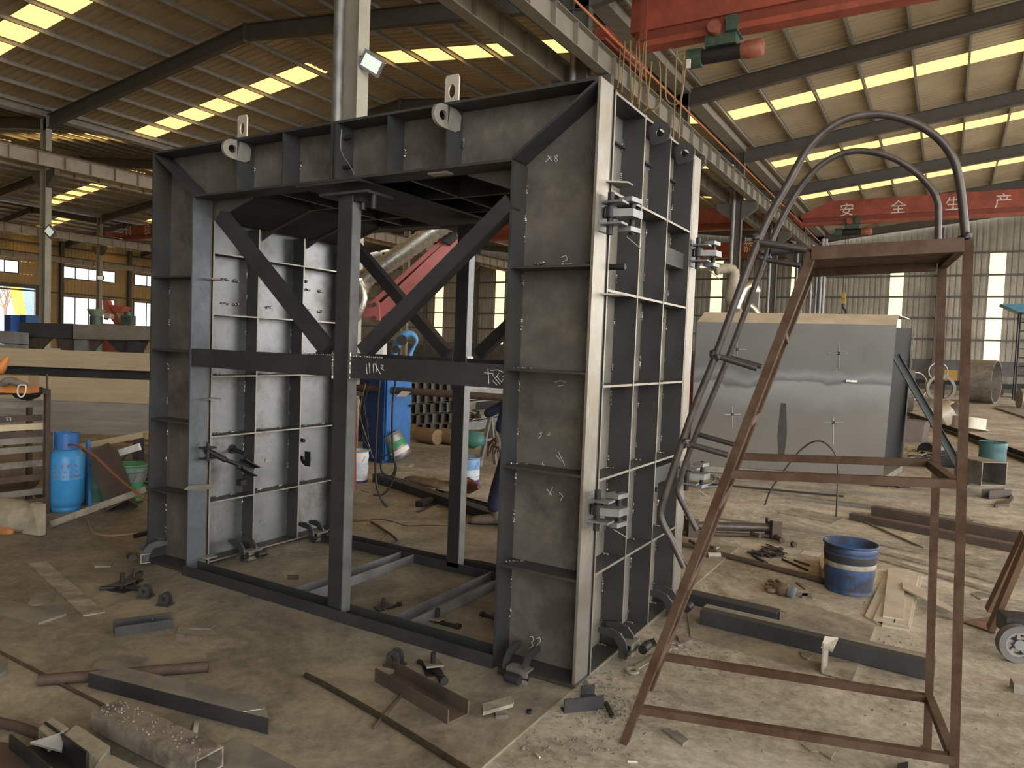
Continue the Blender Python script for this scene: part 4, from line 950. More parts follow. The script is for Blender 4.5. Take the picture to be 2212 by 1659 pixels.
# hand truck at right edge
def hand_truck():
    c = G(2196,1392); rt = thing('hand_truck', 'rusty orange-brown hand truck with a grey spoked wheel at the right edge', 'hand truck', c); OR = mat('orange_rust_paint', (.19,.11,.06), (.11,.07,.045), .7, 0, 8)
    wc = G(2198,1390,.105); ax = V((.35,-.94,0)).normalized(); up = V((0,0,1)); 
    RB = mat('grey_rubber', (.16,.155,.15), None, .8)
    MB().ringplate(wc, ax, up, .105, .07, .05, 28).build('tyre', RB, rt)
    MB().ringplate(wc, ax, up, .07, .058, .04, 24).ringplate(wc, ax, up, .028, .0, .055, 16).build('hub', GALV, rt)
    sp = MB(); sd = up.cross(ax).normalized()
    for k in range(5):
        a = 2*PI*k/5; d = up*math.cos(a) + sd*math.sin(a); sp.sweep(sR(.018,.02,True), wc+d*.02, wc+d*.062, up=ax)
    sp.build('spoke', GALV, rt)
    for p, q in (((2140,1358,.0),(2228,1150,.75)), ((2136,1318,.01),(2215,1150,.7))):
        MB().sweep(sR(.035,.045,True), G(p[0],p[1],.03), FD(q[0], q[1], 4.1 if p[0]==2140 else 4.5)).build('side_rail', OR, rt)
    MB().prism([G(x,y,.012) for x,y in ((2078,1342),(2150,1330),(2150,1366),(2140,1363))], (0,0,-.008)).build('toe_plate', OR, rt)
    MB().box(wc+V((.02,.12,.08)), (.2,.14,.10), .3).build('axle_box', DARK, rt)
hand_truck()
# loose grit, chips and shavings on the floor
rnd = random.Random(9); gm = MB()
def chip(x, y, s0, s1):
    gm.blob(G(x, y, .003), (rnd.uniform(s0, s1), rnd.uniform(s0, s1), rnd.uniform(s0, s1)*.6), rnd.randrange(9999), .5, 0)
for k in range(700): 
    x, y = rnd.uniform(0, 2212), rnd.uniform(1120, 1659)
    if 320 < x < 1320 and y < 1240: continue
    chip(x, y, .002, .006)
for cx_, cy_, n, sp_ in ((1330,1530,160,60),(1280,1470,90,30),(1080,1600,60,40),(700,1620,70,50),(1460,1400,70,40),(1500,1430,60,60),(600,1560,60,50),(1250,1600,60,60),(900,1250,50,60),(1900,1400,50,40)):
    for k in range(n): chip(cx_+rnd.gauss(0,sp_), cy_+rnd.gauss(0,sp_*.4), .002, .008)
tag(gm.build('metal_chips', GREYPL), 'scattered grit and metal chips over the shop floor', 'debris', kind='stuff')

# ================================================================== OVERHEAD CRANES
def crane(x0, x1, y, zb, h, label, txt=None, txtx=None, tsz=.75, hoist=None, m=RED, taper=True, back=None):
    rt = thing('overhead_crane', label, 'crane', ((x0+x1)/2, y, zb))
    w_ = .42; s_ = .9 if taper else .02
    prof = [(x0+.25, zb+.38), (x0+.25, zb+.55), (x0+.25+s_*1.6, zb+h), (x1-.25-s_*1.6, zb+h), (x1-.25, zb+.55), (x1-.25, zb+.38)]
    MB().prism([(x, y-w_/2, z) for x, z in prof], (0, w_, 0)).build('box_girder', m, rt)
    MB().bb((x0+.35, y-.13, zb+.14), (x1-.35, y+.13, zb+.38)).build('lower_web', REDD, rt)
    MB().bb((x0+.35, y-.2, zb), (x1-.35, y+.2, zb+.14)).build('lower_flange', m, rt)
    for x in (x0, x1):
        MB().bb((x-.14, y-1.4, 8.93), (x+.14, y+1.4, 9.25)).build('end_carriage', REDD, rt)
        for d in (-1.1, 1.1): MB().cyl((x-.06, y+d, 9.03), (x+.06, y+d, 9.03), .13).build('wheel', DARK, rt)
    if txt:
        for ch, xx in zip(txt, txtx): text(ch, tsz, WHITE, (xx, y-w_/2-.012, zb+h*.36), (1,0,0), (0,0,1), rt, 'painted_character', .004, 'CENTER')
    if hoist is not None:
        hx = hoist; hz = zb - .42; hr = thing('electric_hoist', ('green and red rope hoist under the nearest crane' if y < 20 else 'rope hoist under the far crane with white characters'), 'hoist', (hx, y, hz))
        MB().cyl((hx-.62, y, hz), (hx+.30, y, hz), .17, 20).build('rope_drum', DARK, hr)
        MB().cyl((hx-.95, y, hz), (hx-.6, y, hz), .22, 20).build('gearbox', MOTOR, hr)
        MB().tube([(hx+.30,y,hz),(hx+.42,y,hz),(hx+.75,y,hz),(hx+.8,y,hz)], [.17,.2,.2,.13], 20).build('motor_cap', MOTORR, hr)
        MB().bb((hx-.5, y-.2, hz+.15), (hx+.2, y+.2, hz+.42)).build('trolley_frame', MOTOR, hr)
        MB().cyl((hx-.25, y-.42, hz+.5), (hx-.25, y-.14, hz+.5), .15, 18).build('trolley_motor', MOTORR, hr)
        MB().bb((hx-.0, y-.34, hz+.38), (hx+.25, y+.3, hz+.72)).build('trolley_gear', MOTOR, hr)
    return rt
nc = crane(XC+.62, XR-.62, 17.3, 9.12, 1.5, 'red overhead travelling crane nearest the camera, at the top edge', hoist=-4.75, taper=False)
MB().bb((-6.6, 16.4, 8.98), (-6.45, 16.5, 10.6)).build('stay_post', REDD, nc)
MB().bb((-6.35, 15.75, 10.15), (-5.6, 16.1, 10.5)).build('drive_motor', MOTOR, nc)
fc = crane(XC+.62, XR-.62, 42.0, 8.85, 1.22, 'long red overhead crane with white painted characters across the right hall', '安全生产', (-4.88, -2.5, -.12, 1.91), .72, hoist=-4.45)
MB().cyl((3.0-.02, 41.76, 9.62), (3.0-.02, 41.8, 9.62), .09).build('painted_dot', DARK, fc)
crane(XL+.62, XC-.62, 42.0, 8.85, 1.22, 'red overhead crane of the middle hall, seen left of the right-hand columns', '0', (-10.5,), .3)
crane(XL+.62, XC-.62, 54.0, 8.85, 1.15, 'farthest red overhead crane of the middle hall, in front of the end wall', '箭', (-12.6,), .8, m=REDD)
crane(XLL+.62, XL-.62, 33.2, 8.75, 1.05, 'small red overhead crane with two pale characters above the left columns', '科技', (PY(278,488,33).x, PY(319,486,33).x), .8)
# hook block of the far crane
hk = thing('hook_block', 'yellow chain hook block hanging from the far crane before the grey end wall', 'hook', (-4.8, 42.0, 3.6))
for d in (-.06, .06): MB().cyl((-4.8+d, 42.0, 5.3), (-4.8+d, 42.0, 8.4), .015, 6).build('hoist_rope', DARK, hk)
MB().cyl((-4.87, 42, 5.1), (-4.73, 42, 5.1), .2, 16).bb((-4.9, 41.9, 4.7), (-4.7, 42.1, 5.3)).build('pulley_block', mat('hook_yellow', (.55,.38,.08), (.35,.25,.06), .5), hk)
MB().tube(smooth([(-4.8,42,4.75),(-4.8,42,4.5),(-4.65,42,4.3),(-4.7,42,4.1),(-4.85,42,4.05),(-4.95,42,4.2)], 4), .05, 8).build('hook', DARK, hk)
tag(MB().tube([(-4.8+(.05 if k%2 else -.05), 42, 4.05-k*.09) for k in range(11)], .03, 6).build('chain', DARK), 'short dark chain dangling under the yellow hook block', 'chain')
# festoon cables of the nearest crane
FC = mat('festoon_cable', (.34,.25,.12), (.25,.18,.09), .6, 0, 9)
def fest(pts, f, label, r=.02, m=FC):
    tag(MB().tube(smooth([PY(x, y, 16.72) for x, y in pts], 5), r, 6).build('hanging_cable', m), label, 'cable', 'cables of the nearest crane')
LB = 'tan cable hanging below the nearest red crane'
for pts in ([(1340,92),(1338,150),(1334,190)], [(1350,90),(1345,160),(1343,200)], [(1362,88),(1361,150),(1364,215),(1358,235)], [(1376,88),(1372,160),(1365,230)],
            [(1380,85),(1382,160),(1378,225)], [(1392,82),(1385,170),(1380,235)], [(1396,82),(1394,150),(1400,225),(1390,240)],
            [(1408,133),(1403,180),(1398,225),(1410,236),(1425,222),(1426,160),(1424,133)], [(1440,130),(1438,180),(1440,215),(1458,226),(1472,212),(1478,160)],
            [(1462,110),(1458,200),(1454,300)], [(1478,120),(1474,180),(1466,300)], [(1480,130),(1478,170),(1468,225)]):
    fest(pts, 15.0 if pts[0][0] < 1400 else 14.0, LB)
tag(MB().box(PY(1487,138,16.7), (.09,.06,.2)).build('junction_box', WHITE), 'small white junction box under the nearest hoist', 'box')
# floodlights
def flood(c, n, up, w_, h_, label):
    c, n, up = V(c), V(n).normalized(), V(up).normalized(); s_ = up.cross(n).normalized(); up = n.cross(s_); M = Matrix((s_, up, n)).transposed()
    rt = thing('floodlight', label, 'lamp', c)
    MB().box(c, (w_, h_, .07), M=M).build('lamp_housing', GALV, rt); MB().box(c+n*.037, (w_*.78, h_*.7, .004), M=M).build('lamp_glass', LAMPM, rt)
    MB().tube([c - s_*w_*.55, c - s_*w_*.55 - n*.15, c - n*.22, c + s_*w_*.55 - n*.15, c + s_*w_*.55], .012, 6).build('bracket', DARK, rt)
flood(FD(803, 137, 10.9), (.45, -.8, -.35), (.35, .3, .9), .34, .27, 'grey square floodlight tilted on the nearest tall column')
flood(FD(108, 500, 29.3), (.35, -.9, -.1), (.7, .3, .75), .42, .42, 'diamond-set floodlight on the nearest left column')
flood(PY(217, 600, 31.5), (.5, -.8, -.1), (0, 0, 1), .5, .35, 'pale floodlight on the farther left column')

# ================================================================== BEHIND THE FORMWORK, CENTRE
def pf_(pxs, f): return [FD(x, y, f) for x, y in pxs]
cab = thing('steel_cabinet', 'tall blue metal cabinet with a small round badge behind the formwork', 'cabinet', G(845, 998))
b4 = [G(783,992), G(826,1002), G(883,985), G(842,977)]; hh = 1.47
MB().prism(b4, (0,0,hh)).build('cabinet_body', mat('cabinet_side_blue', (.025,.09,.30), (.02,.07,.24), .45), cab)
dn = (b4[2]-b4[1]).normalized(); nn_ = V((dn.y,-dn.x,0)); 
dp = [b4[1]+nn_*.012+dn*.03+V((0,0,.04)), b4[2]+nn_*.012-dn*.03+V((0,0,.04))]
MB().prism([dp[0], dp[1], dp[1]+V((0,0,hh-.08)), dp[0]+V((0,0,hh-.08))], nn_*.015).build('cabinet_door', BLUE, cab)
q_ = lerp(dp[0], dp[1], .88)+nn_*.03
MB().cyl(q_+V((0,0,.72)), q_+V((0,0,.72))+nn_*.03, .02).build('door_handle', DARK, cab)
MB().cyl(q_+V((0,0,1.36)), q_+V((0,0,1.36))+nn_*.006, .055, 20).build('round_badge', PALE, cab)
# square tube stack
lg = 0
for r_i in range(5):
    for c_i in range(7):
        x = 884 + c_i*17.4 + (4 if r_i % 2 else 0) + random.uniform(-1,1); y = 928 - r_i*22.5 + random.uniform(-1.5,1.5) - c_i*.9
        if (r_i == 0 and c_i == 0): continue
        p = FD(x+6, y, 12.4); a = random.uniform(-.06,.06)
        hollow(mb := MB(), .125, .165, .010, p, p + V((-.35,3.0,0)), up=(math.sin(a),0,math.cos(a)))
        tag(mb.build('square_tube', BRIGHT if (r_i+c_i) % 3 else GALV), 'open-ended rectangular steel tube in the stack behind the blue cabinet', 'tube', 'rectangular tubes in the stack')
for pts, l in (((905,952,945,958),'short round log supporting the tube stack, left one'),((950,955,985,960),'round log supporting the tube stack, right one')):
    a, b = FD(pts[0],pts[1],12.5), FD(pts[2],pts[3],12.2); a.z = b.z = .13
    tag(MB().cyl(a, b, .13, 18).build('timber_log', mat('timber', (.36,.25,.14), (.22,.15,.09), .85, 0, 9, stretch=(1,1,6))), l, 'log')
tag(MB().tube([FD(700,832,10.6), FD(770,838,10.2), FD(1140,862,9.9)], .05, 14).build('brown_pipe', RUST), 'long brown pipe lying level behind the formwork at waist height', 'pipe')
tag(MB().prism(pf_([(857,857),(868,846),(887,848),(876,857)], 9.9), (0,0,.01)).build('steel_plate', PALE), 'small bright plate tab on the waist-high brown pipe', 'plate')
wb_ = thing('work_table', 'dark steel work table behind the square tubes and trestle', 'table', G(1040, 985))
tt = [FD(985,868,12.8), FD(1150,872,12.8)]
MB().prism([tt[0], tt[1], tt[1]+V((-.4,1.2,0)), tt[0]+V((-.4,1.2,0))], (0,0,-.12)).build('table_top', DARK, wb_)
for p in (tt[0]+V((-.05,.1,0)), tt[1]+V((-.1,.1,0)), tt[0]+V((-.4,1.1,0)), tt[1]+V((-.5,1.1,0))): MB().bb((p.x-.05,p.y-.05,0), (p.x+.05,p.y+.05,p.z-.12)).build('table_leg', DARK, wb_)
tr = thing('trestle', 'grey A-frame trestle carrying the waist-high brown pipe, left of the worker', 'trestle', G(1050,1008))
top = FD(1060, 893, 10.3)
MB().box(top, (.5,.09,.05), .5).build('top_bar', GREYPL, tr)
for p in ((1036,1008),(1070,1003),(1056,985),(1085,985)): MB().sweep(sR(.045,.045,True), G(*p), top + (G(*p)-top)*.06, up=(0,1,0)).build('trestle_leg', GREYPL, tr)
MB().sweep(sR(.03,.03,True), lerp(G(1036,1008), top, .5), lerp(G(1070,1003), top, .5)).build('cross_tie', GREYPL, tr)
tr2 = thing('trestle', 'second A-frame trestle under the waist-high pipe, hidden behind the left post', 'trestle', G(748,1000))
top = FD(748, 850, 10.3)
MB().box(top, (.5,.09,.05), .5).build('top_bar', GREYPL, tr2)
for p in ((738,1008),(757,1003)): MB().sweep(sR(.045,.045,True), G(*p), top + (G(*p)-top)*.06, up=(0,1,0)).build('trestle_leg', GREYPL, tr2)
# paint cans
NAVY = mat('navy_print', (.05,.05,.25), (.04,.04,.2), .5); LBL = mat('printed_label', (.62,.66,.70), (.42,.50,.62), .5, 0, 30); LBLU = mat('light_blue_print', (.10,.28,.60), (.25,.4,.62), .5, 0, 18)
bucket(G(768,1040), .135, .145, .375, 'white and blue paint pail peeking out right of the left post', WHITE, [(.0,.03,NAVY),(.05,.24,LBL),(.27,.33,WHITE)], rim=LBLU)
bucket(G(1008,1052), .135, .15, .36, 'blue-labelled paint pail partly hidden behind the rear post', LBLU, [(.0,.10,NAVY),(.10,.22,LBL)], rim=GALV)
tag(MB().tube(smooth([G(1000,1045,.40), G(1015,1050,.385), G(1035,1052,.41)], 3), [.05,.07,.08,.07,.05,.03,.02], 8).build('rag', mat('dull_red_cloth', (.20,.08,.06), (.12,.05,.04), .9)), 'dull red rag lying on top of the blue-labelled pail', 'rag')
bucket(FD(870,1000,10.2)+V((0,0,.08)), .14, .15, .36, 'dented green and white paint can tipped against the blue cabinet', GALV, [(.06,.14,WHITE),(.15,.24,GREEN)], tilt=Matrix.Rotation(-.5,3,'Y') @ Matrix.Rotation(.25,3,'X'), handle=False)
bucket(G(1020,965), .17, .19, .26, 'brown tub standing under the green sack behind the rear post', mat('brown_tub', (.22,.16,.10), (.16,.11,.07), .7), handle=False, name='brown_tub', cat='tub')
gs = G(1023,965,.27)
tag(MB().blob(gs+V((0,0,.10)), (.17,.15,.13), 5, .18, 2).build('plastic_sack', mat('green_plastic', (.045,.20,.13), (.05,.14,.16), .5, 0, 9)), 'crumpled green plastic sack on the brown tub behind the rear post', 'sack')
tag(MB().tube(smooth([G(763,978), FD(770,905,9.9), FD(772,862,9.7)], 3), .035, 10).build('pale_pipe', PALE), 'pale pipe leaning left of the blue cabinet', 'pipe')
# hanging whip cable and hoses
CAB = mat('black_cable', (.03,.03,.03), (.02,.02,.02), .45); HOSE = mat('brown_hose', (.30,.20,.11), (.2,.13,.075), .55, 0, 20)
f = 7.35
tag(MB().tube(smooth([FD(x,y,f) for x, y in ((820,822),(816,880),(812,960),(811,1020),(815,1055),(828,1085),(850,1106),(868,1112),(884,1112))] + [G(905,1105,.02), G(935,1090,.02), G(965,1080,.02)], 5), .011, 8).build('hanging_cable', CAB), 'long black cable hanging down behind the cross beam to the floor', 'cable')
tag(MB().tube([FD(882,1112,f), FD(907,1104,f)], .017, 8).build('cable_spring', GALV), 'coil spring sleeve on the black hanging cable near the floor', 'spring')
tag(MB().tube(smooth([FD(x,y,f) for x, y in ((855,822),(849,860),(847,920),(849,975),(854,1005),(848,1026),(835,1028),(824,1015),(824,995),(835,983),(848,988),(856,1005),(853,1025),(843,1050),(830,1066),(818,1070))] + [FD(806,1069,f)], 5), .010, 8).build('looped_cable', CAB), 'black cable with a knot-like loop hanging behind the cross beam', 'cable')
tag(MB().tube(smooth([G(x,y,.012) for x, y in ((740,1118),(768,1123),(802,1127),(828,1142),(835,1156),(826,1168),(823,1180),(832,1192),(862,1197),(905,1199),(1000,1199))], 5), .011, 8).build('brown_hose', HOSE), 'tan hose winding over the floor behind the far floor channel', 'hose')
tag(MB().tube(smooth([G(x,y,.03) for x, y in ((802,1128),(838,1150),(857,1166),(856,1174),(838,1177),(831,1186),(842,1195),(870,1203),(960,1205),(1060,1218),(1095,1236))], 5), .010, 8).build('brown_hose', RUST), 'rust-brown hose lying over the tan hose and crossing the rear channel', 'hose')
tag(MB().tube(smooth([G(x,y,.01) for x, y in ((745,1128),(790,1126),(815,1122),(850,1128),(880,1137),(930,1136),(1000,1139))], 5), .008, 6).build('thin_cable', CAB), 'thin black cable on the floor between the worker and the left post', 'cable')
CO = mat('copper_wire', (.30,.16,.09), (.12,.11,.1), .5)
for k, pts in enumerate(([(790,828),(780,870),(778,900),(790,940),(806,990)], [(800,828),(785,880),(795,920),(782,940),(800,975)], [(785,852),(777,880),(785,930),(796,950),(790,900),(785,855)])):
    tag(MB().tube(smooth([FD(x,y,9.6) for x, y in pts], 5), .006, 6).build('hanging_wire', CO if k == 0 else CAB), ('copper-coloured', 'dark crossing', 'looped dark')[k] + ' wire hanging in front of the blue cabinet side', 'wire')
# long members on the floor behind
a_, b_ = G(815,1040,.0), G(1130,1150,.0); hollow(mb := MB(), .13, .10, .008, a_+V((0,0,.05)), b_+V((0,0,.05))); tag(mb.build('square_tube', BEAMD), 'long dark square tube lying on the floor behind the formwork', 'tube')
a_, b_ = G(935,1068), G(1130,1122); tag(MB().sweep(sU(.08,.06,.008), a_, b_).build('steel_channel', BEAMD), 'shorter dark channel lying beyond the long square tube', 'channel')
a_, b_ = G(905,1098), G(975,1076); tag(MB().sweep(sR(.09,.07), a_, b_).build('steel_bar', DARK), 'short dark bar with a square end in front of the long square tube', 'bar')
gplate([(1023,1156),(1040,1151),(1110,1170),(1110,1184)], .008, FLAT, 'pale flat plate right of the rear post, the farther of two', 'plate')
gplate([(1000,1172),(1012,1165),(1110,1206),(1110,1224)], .008, FLAT, 'pale flat plate right of the rear post, the nearer of two', 'plate')
sk = MB(); pts = [(885,1040),(905,1030),(930,1028),(968,1045),(955,1052),(920,1052)]
sk.blob(G(925,1045), (.42,.2,.06), 8, .2, 3); tag(sk.build('empty_sack', mat('brown_sacking', (.20,.15,.09), (.12,.09,.06), .95, 0, 12, bump=.5)), 'flattened brown sack on the floor behind the formwork', 'sack')
gplate([(895,1073),(905,1070),(916,1074),(905,1078)], .003, PALE, 'pale scrap of paper on the floor before the long tube', 'paper', 'paper_scrap')
gplate([(880,1007),(892,1000),(895,1006),(885,1010)], .003, PALE, 'pale crumpled paper beside the tipped paint can', 'paper', 'paper_scrap')
grod([(780,1060),(797,1065)], .008, DARK, 'small dark bracket bit lying beyond the hoses', 'offcut', 'steel_offcut', 0)
# fume extraction arm
fa = thing('fume_arm', 'faded red twin-beam fume extraction arm seen through the formwork opening', 'extraction arm', FD(757,1060,7.6))
def fb(a, b, w_, h_, nm, m, f=7.5, f2=None): return MB().sweep(sR(w_, h_, True), FD(*a, f), FD(*b, f2 or f)).build(nm, m, fa)
fb((812,682),(992,512), .06, .11, 'lower_arm', PINK); fb((800,660),(958,520), .06, .045, 'upper_arm', PINK)
fb((806,672),(975,516), .04, .05, 'arm_gap_shadow_bar', DARK, 7.62)  # dark bar added to paint the shade between the two arm beams
MB().prism(pf_([(779,654),(818,651),(820,692),(803,692),(785,686)], 7.4), RM @ V((0,0,-.1))).build('hinge_bracket', PINK, fa)
bl = MB()
for p in ((809,658),(809,687)): bl.cyl(FD(*p,7.42), FD(*p,7.34), .022, 6)
bl.build('bolt', RUST, fa)
MB().cyl(FD(757,1060,7.6), FD(757,640,7.6), .06).build('mast', REDD, fa)
MB().prism(pf_([(955,498),(985,495),(988,512),(972,528),(955,520)], 7.4), RM @ V((0,0,-.06))).build('tip_bracket', DARK, fa)
MB().cyl(FD(868,668,7.9), FD(928,704,7.9), .03).build('gas_strut', REDD, fa)
FOIL = mat('foil_duct', (.72,.70,.62), (.40,.38,.33), .3, .85, 30, bump=.2)
def duct(pts, f, r, label, m=FOIL, rib=.06):
    p = smooth([FD(x, y, f) for x, y in pts], 10); L = 0; q = [p[0]]; rr = []
    n = 0; out = []; tot = sum((p[i+1]-p[i]).length for i in range(len(p)-1)); N = int(tot/rib*2)
    # resample
    seg = 0; acc = 0
    for k in range(N+1):
        t = tot*k/N
        while seg < len(p)-2 and acc + (p[seg+1]-p[seg]).length < t: acc += (p[seg+1]-p[seg]).length; seg += 1
        d = (p[seg+1]-p[seg]); out.append(p[seg] + d*min(1, (t-acc)/max(d.length,1e-6))); rr.append(r*(1.0 if k % 2 else .88))
    return tag(MB().tube(out, rr, 20).build('flexible_duct', m), label, 'duct')
duct([(770,640),(790,602),(850,560),(905,522),(950,492),(1010,455)], 7.3, .10, 'fat silver ribbed duct running along the red extraction arm')
duct([(758,700),(775,672),(783,640),(772,605)], 7.2, .055, 'short silver duct elbow beside the left post')
ub = thing('welding_unit', 'white welding control unit behind the left post under the red arm', 'control unit', FD(800,1000,10.2))
MB().box(FD(800,745,12.3)-V((0,0,.18)), (.5,.3,.5), .5).build('unit_box', WHITE, ub); MB().box(FD(800,745,12.3)-V((0,0,1.1)), (.4,.3,1.34), .5).build('stand', DARK, ub)
rb = thing('welding_robot', 'light blue welding robot arm seen between the diagonal braces', 'robot', FD(868,1000,9.8)-V((0,0,.1)))
RBL = mat('robot_blue', (.12,.36,.72), (.09,.28,.60), .35)
MB().tube(smooth([FD(x,y,9.8) for x, y in ((850,768),(858,745),(872,725),(890,722),(900,735),(893,752),(885,770),(882,800))], 5), [.04+.02*math.sin(k*.2) for k in range(36)], 10).build('robot_arm', RBL, rb)
MB().cyl(FD(868,735,9.7), FD(868,735,9.4), .07).cyl(FD(855,755,9.7), FD(855,755,9.5), .05).build('joint', DARK, rb)
MB().cyl(FD(862,800,10.6), FD(862,960,10.6), .05).build('pedestal', DARK, rb)

# ---------------- the worker
def person():
    rt = thing('worker', 'person in dark blue work clothes and gloves standing behind the formwork', 'person', G(1062,1135))
    b = G(1062,1135); fwd = V((-.86,-.51,0)); rgt = V((-.51,.86,0))   # faces image left
    def P_(x, y, z): return b + fwd*x + rgt*y + V((0,0,z))           # x forward, y away from the camera side
    def skin(nm, joints, edges, m, root=0, sub=2):
        me = bpy.data.meshes.new(nm); o0 = V(joints[0][0]); me.from_pydata([V(j[0])-o0 for j in joints], edges, []); me.materials.append(m)
        o = bpy.data.objects.new(nm, me); C.objects.link(o); o.location = o0; WL[o.name] = o0.copy(); o.parent = rt; o.matrix_parent_inverse = Matrix.Translation(-WL[rt.name])
        s_ = o.modifiers.new('s', 'SKIN'); s_.use_smooth_shade = True
        for i, j in enumerate(joints):
            sv = me.skin_vertices[0].data[i]; sv.radius = j[1] if isinstance(j[1], tuple) else (j[1], j[1]); sv.use_root = (i == root)
        u = o.modifiers.new('u', 'SUBSURF'); u.levels = u.render_levels = sub; return o
    NV = mat('navy_workwear', (.045,.055,.12), (.025,.032,.075), .85, 0, 30, bump=.4); SH = mat('grey_brown_shoe', (.24,.195,.15), (.15,.12,.095), .8, 0, 14)
    SK = mat('skin', (.50,.30,.20), (.45,.26,.17), .5); GL = mat('dirty_glove', (.22,.16,.09), (.05,.045,.04), .9, 0, 22); HR = mat('black_hair', (.02,.018,.016), None, .6)
    hip = P_(-.27, .10, .90)
    J = [(hip,(.15,.12)), (P_(-.27,.10,1.05),(.15,.11)), (P_(-.24,.10,1.25),(.165,.115)), (P_(-.22,.10,1.42),(.15,.10)), (P_(-.21,.10,1.49),(.06,.06)),
         (P_(-.20,-.02,.86),(.11,.11)), (P_(-.10,-.04,.50),(.092,.09)), (P_(-.05,-.02,.33),(.085,.085)), (P_(-.01,-.01,.12),(.075,.075)),
         (P_(-.30,.20,.86),(.098,.10)), (P_(-.36,.22,.50),(.075,.075)), (P_(-.52,.22,.12),(.062,.062)),
         (P_(-.20,-.10,1.40),(.078,.075)), (P_(-.11,-.14,1.12),(.068,.066)), (P_(-.04,-.13,.88),(.058,.056)),
         (P_(-.21,.30,1.40),(.072,.07)), (P_(-.10,.34,1.12),(.056,.056)), (P_(.12,.26,1.0),(.048,.048))]
    E_ = [(0,1),(1,2),(2,3),(3,4),(0,5),(5,6),(6,7),(7,8),(0,9),(9,10),(10,11),(3,12),(12,13),(13,14),(3,15),(15,16),(16,17)]
    skin('work_clothes', J, E_, NV)
    # neck and head
    hd = P_(-.17,.10,1.64)
    hm = bmesh.new(); bmesh.ops.create_uvsphere(hm, u_segments=24, v_segments=16, radius=1)
    mb = MB(); vs = []
    for v in hm.verts:
        c = v.co; x, y, z = c.x*.095, c.y*.075, c.z*.12
        if c.z < -.2: x = x*(1-.25*(-c.z)) + .012; y *= 1-.3*(-c.z)
        vs.append(hd + fwd*x + rgt*y + V((0,0,z)))
    mb.add(vs, [[v.index for v in f.verts] for f in hm.faces], True); hm.free()
    mb.tube([P_(-.20,.10,1.46), P_(-.19,.10,1.56)], [.058,.052], 12); mb.tube([hd+fwd*.085+V((0,0,.02)), hd+fwd*.115+V((0,0,-.015))], [.01,.014], 8)
    hob = mb.build('head', SK, rt)
    MB().tube([hd+fwd*.088-rgt*.025+V((0,0,-.055)), hd+fwd*.092+V((0,0,-.057)), hd+fwd*.088+rgt*.025+V((0,0,-.055))], .007, 6).build('mouth', MOTORR, hob)
    for s_ in (-1, 1):
        MB().blob(hd+fwd*.086+rgt*.03*s_+V((0,0,.012)), .009, 1, 0, 2).build('eye', DARK, hob); MB().blob(hd+rgt*.076*s_-fwd*.005, (.018,.012,.03), 2, .05, 2).build('ear', SK, hob)
    MB().blob(hd-fwd*.018+V((0,0,.035)), (.105,.092,.105), 3, .03, 3).build('hair', HR, rt)
    # shoes
    for x, y, z, k in ((0,-.01,0,1), (-.54,.22,0,1)):
        MB().tube(smooth([P_(x-.09,y,.06), P_(x-.03,y,.065), P_(x+.06,y,.055), P_(x+.15,y,.045), P_(x+.20,y,.035)], 3), [.045,.05,.052,.052,.05,.048,.047,.046,.045,.043,.04,.036,.026], 12).tube([P_(x-.045,y,.06), P_(x-.035,y,.15)], [.055,.05], 12).build('shoe', SH, rt)
        MB().prism([P_(x+a, y+b_, .001) for a, b_ in ((-.13,-.04),(.10,-.052),(.20,-.035),(.225,0),(.20,.035),(.10,.052),(-.13,.04))], (0,0,.022)).build('shoe_sole', DARK, rt)
    # gloved hands
    def hand(w0, dr, side, out):
        w0, dr, side, out = V(w0), V(dr).normalized(), V(side).normalized(), V(out).normalized()
        js = [(w0,(.03,.022)), (w0+dr*.045,(.042,.02)), (w0+dr*.09,(.043,.019))]; ed = [(0,1),(1,2)]
        for k, (o_, l) in enumerate(((-.033,.085),(-.011,.095),(.011,.09),(.033,.07))):
            base = w0+dr*.095+side*o_; i = len(js); c1, c2 = base+dr*l*.42+out*.008, base+dr*l*.72+out*.030
            js += [(base,.010), (c1,.0095), (c2,.009), (base+dr*l*.86+out*.05,.008)]; ed += [(2,i),(i,i+1),(i+1,i+2),(i+2,i+3)]
        i = len(js); js += [(w0+dr*.03-side*.042,.012), (w0+dr*.065-side*.06+out*.02,.011), (w0+dr*.095-side*.058+out*.035,.0095)]; ed += [(1,i),(i,i+1),(i+1,i+2)]
        skin('gloved_hand', js, ed, GL)
    hand(P_(-.035,-.13,.85), (.12,0,-1) if 0 else (fwd*.25+V((0,0,-1))), fwd*-1, rgt)
    hand(P_(.14,.25,.99), fwd, V((0,0,-1)), rgt*-1)
person()

# ================================================================== BEHIND THE FORMWORK, RIGHT
A_, B_ = G(1488,1003,.1), G(1907,1031,.1)
dpt = V((.17,1.6,0)); HB = 2.1
bxr = thing('plate_box', 'large grey steel plate box with cross marks standing right behind the formwork', 'steel box', ((A_+B_)/2).to_tuple()[:2] + (0,))
du = (B_-A_).normalized(); nrm = V((du.y,-du.x,0))
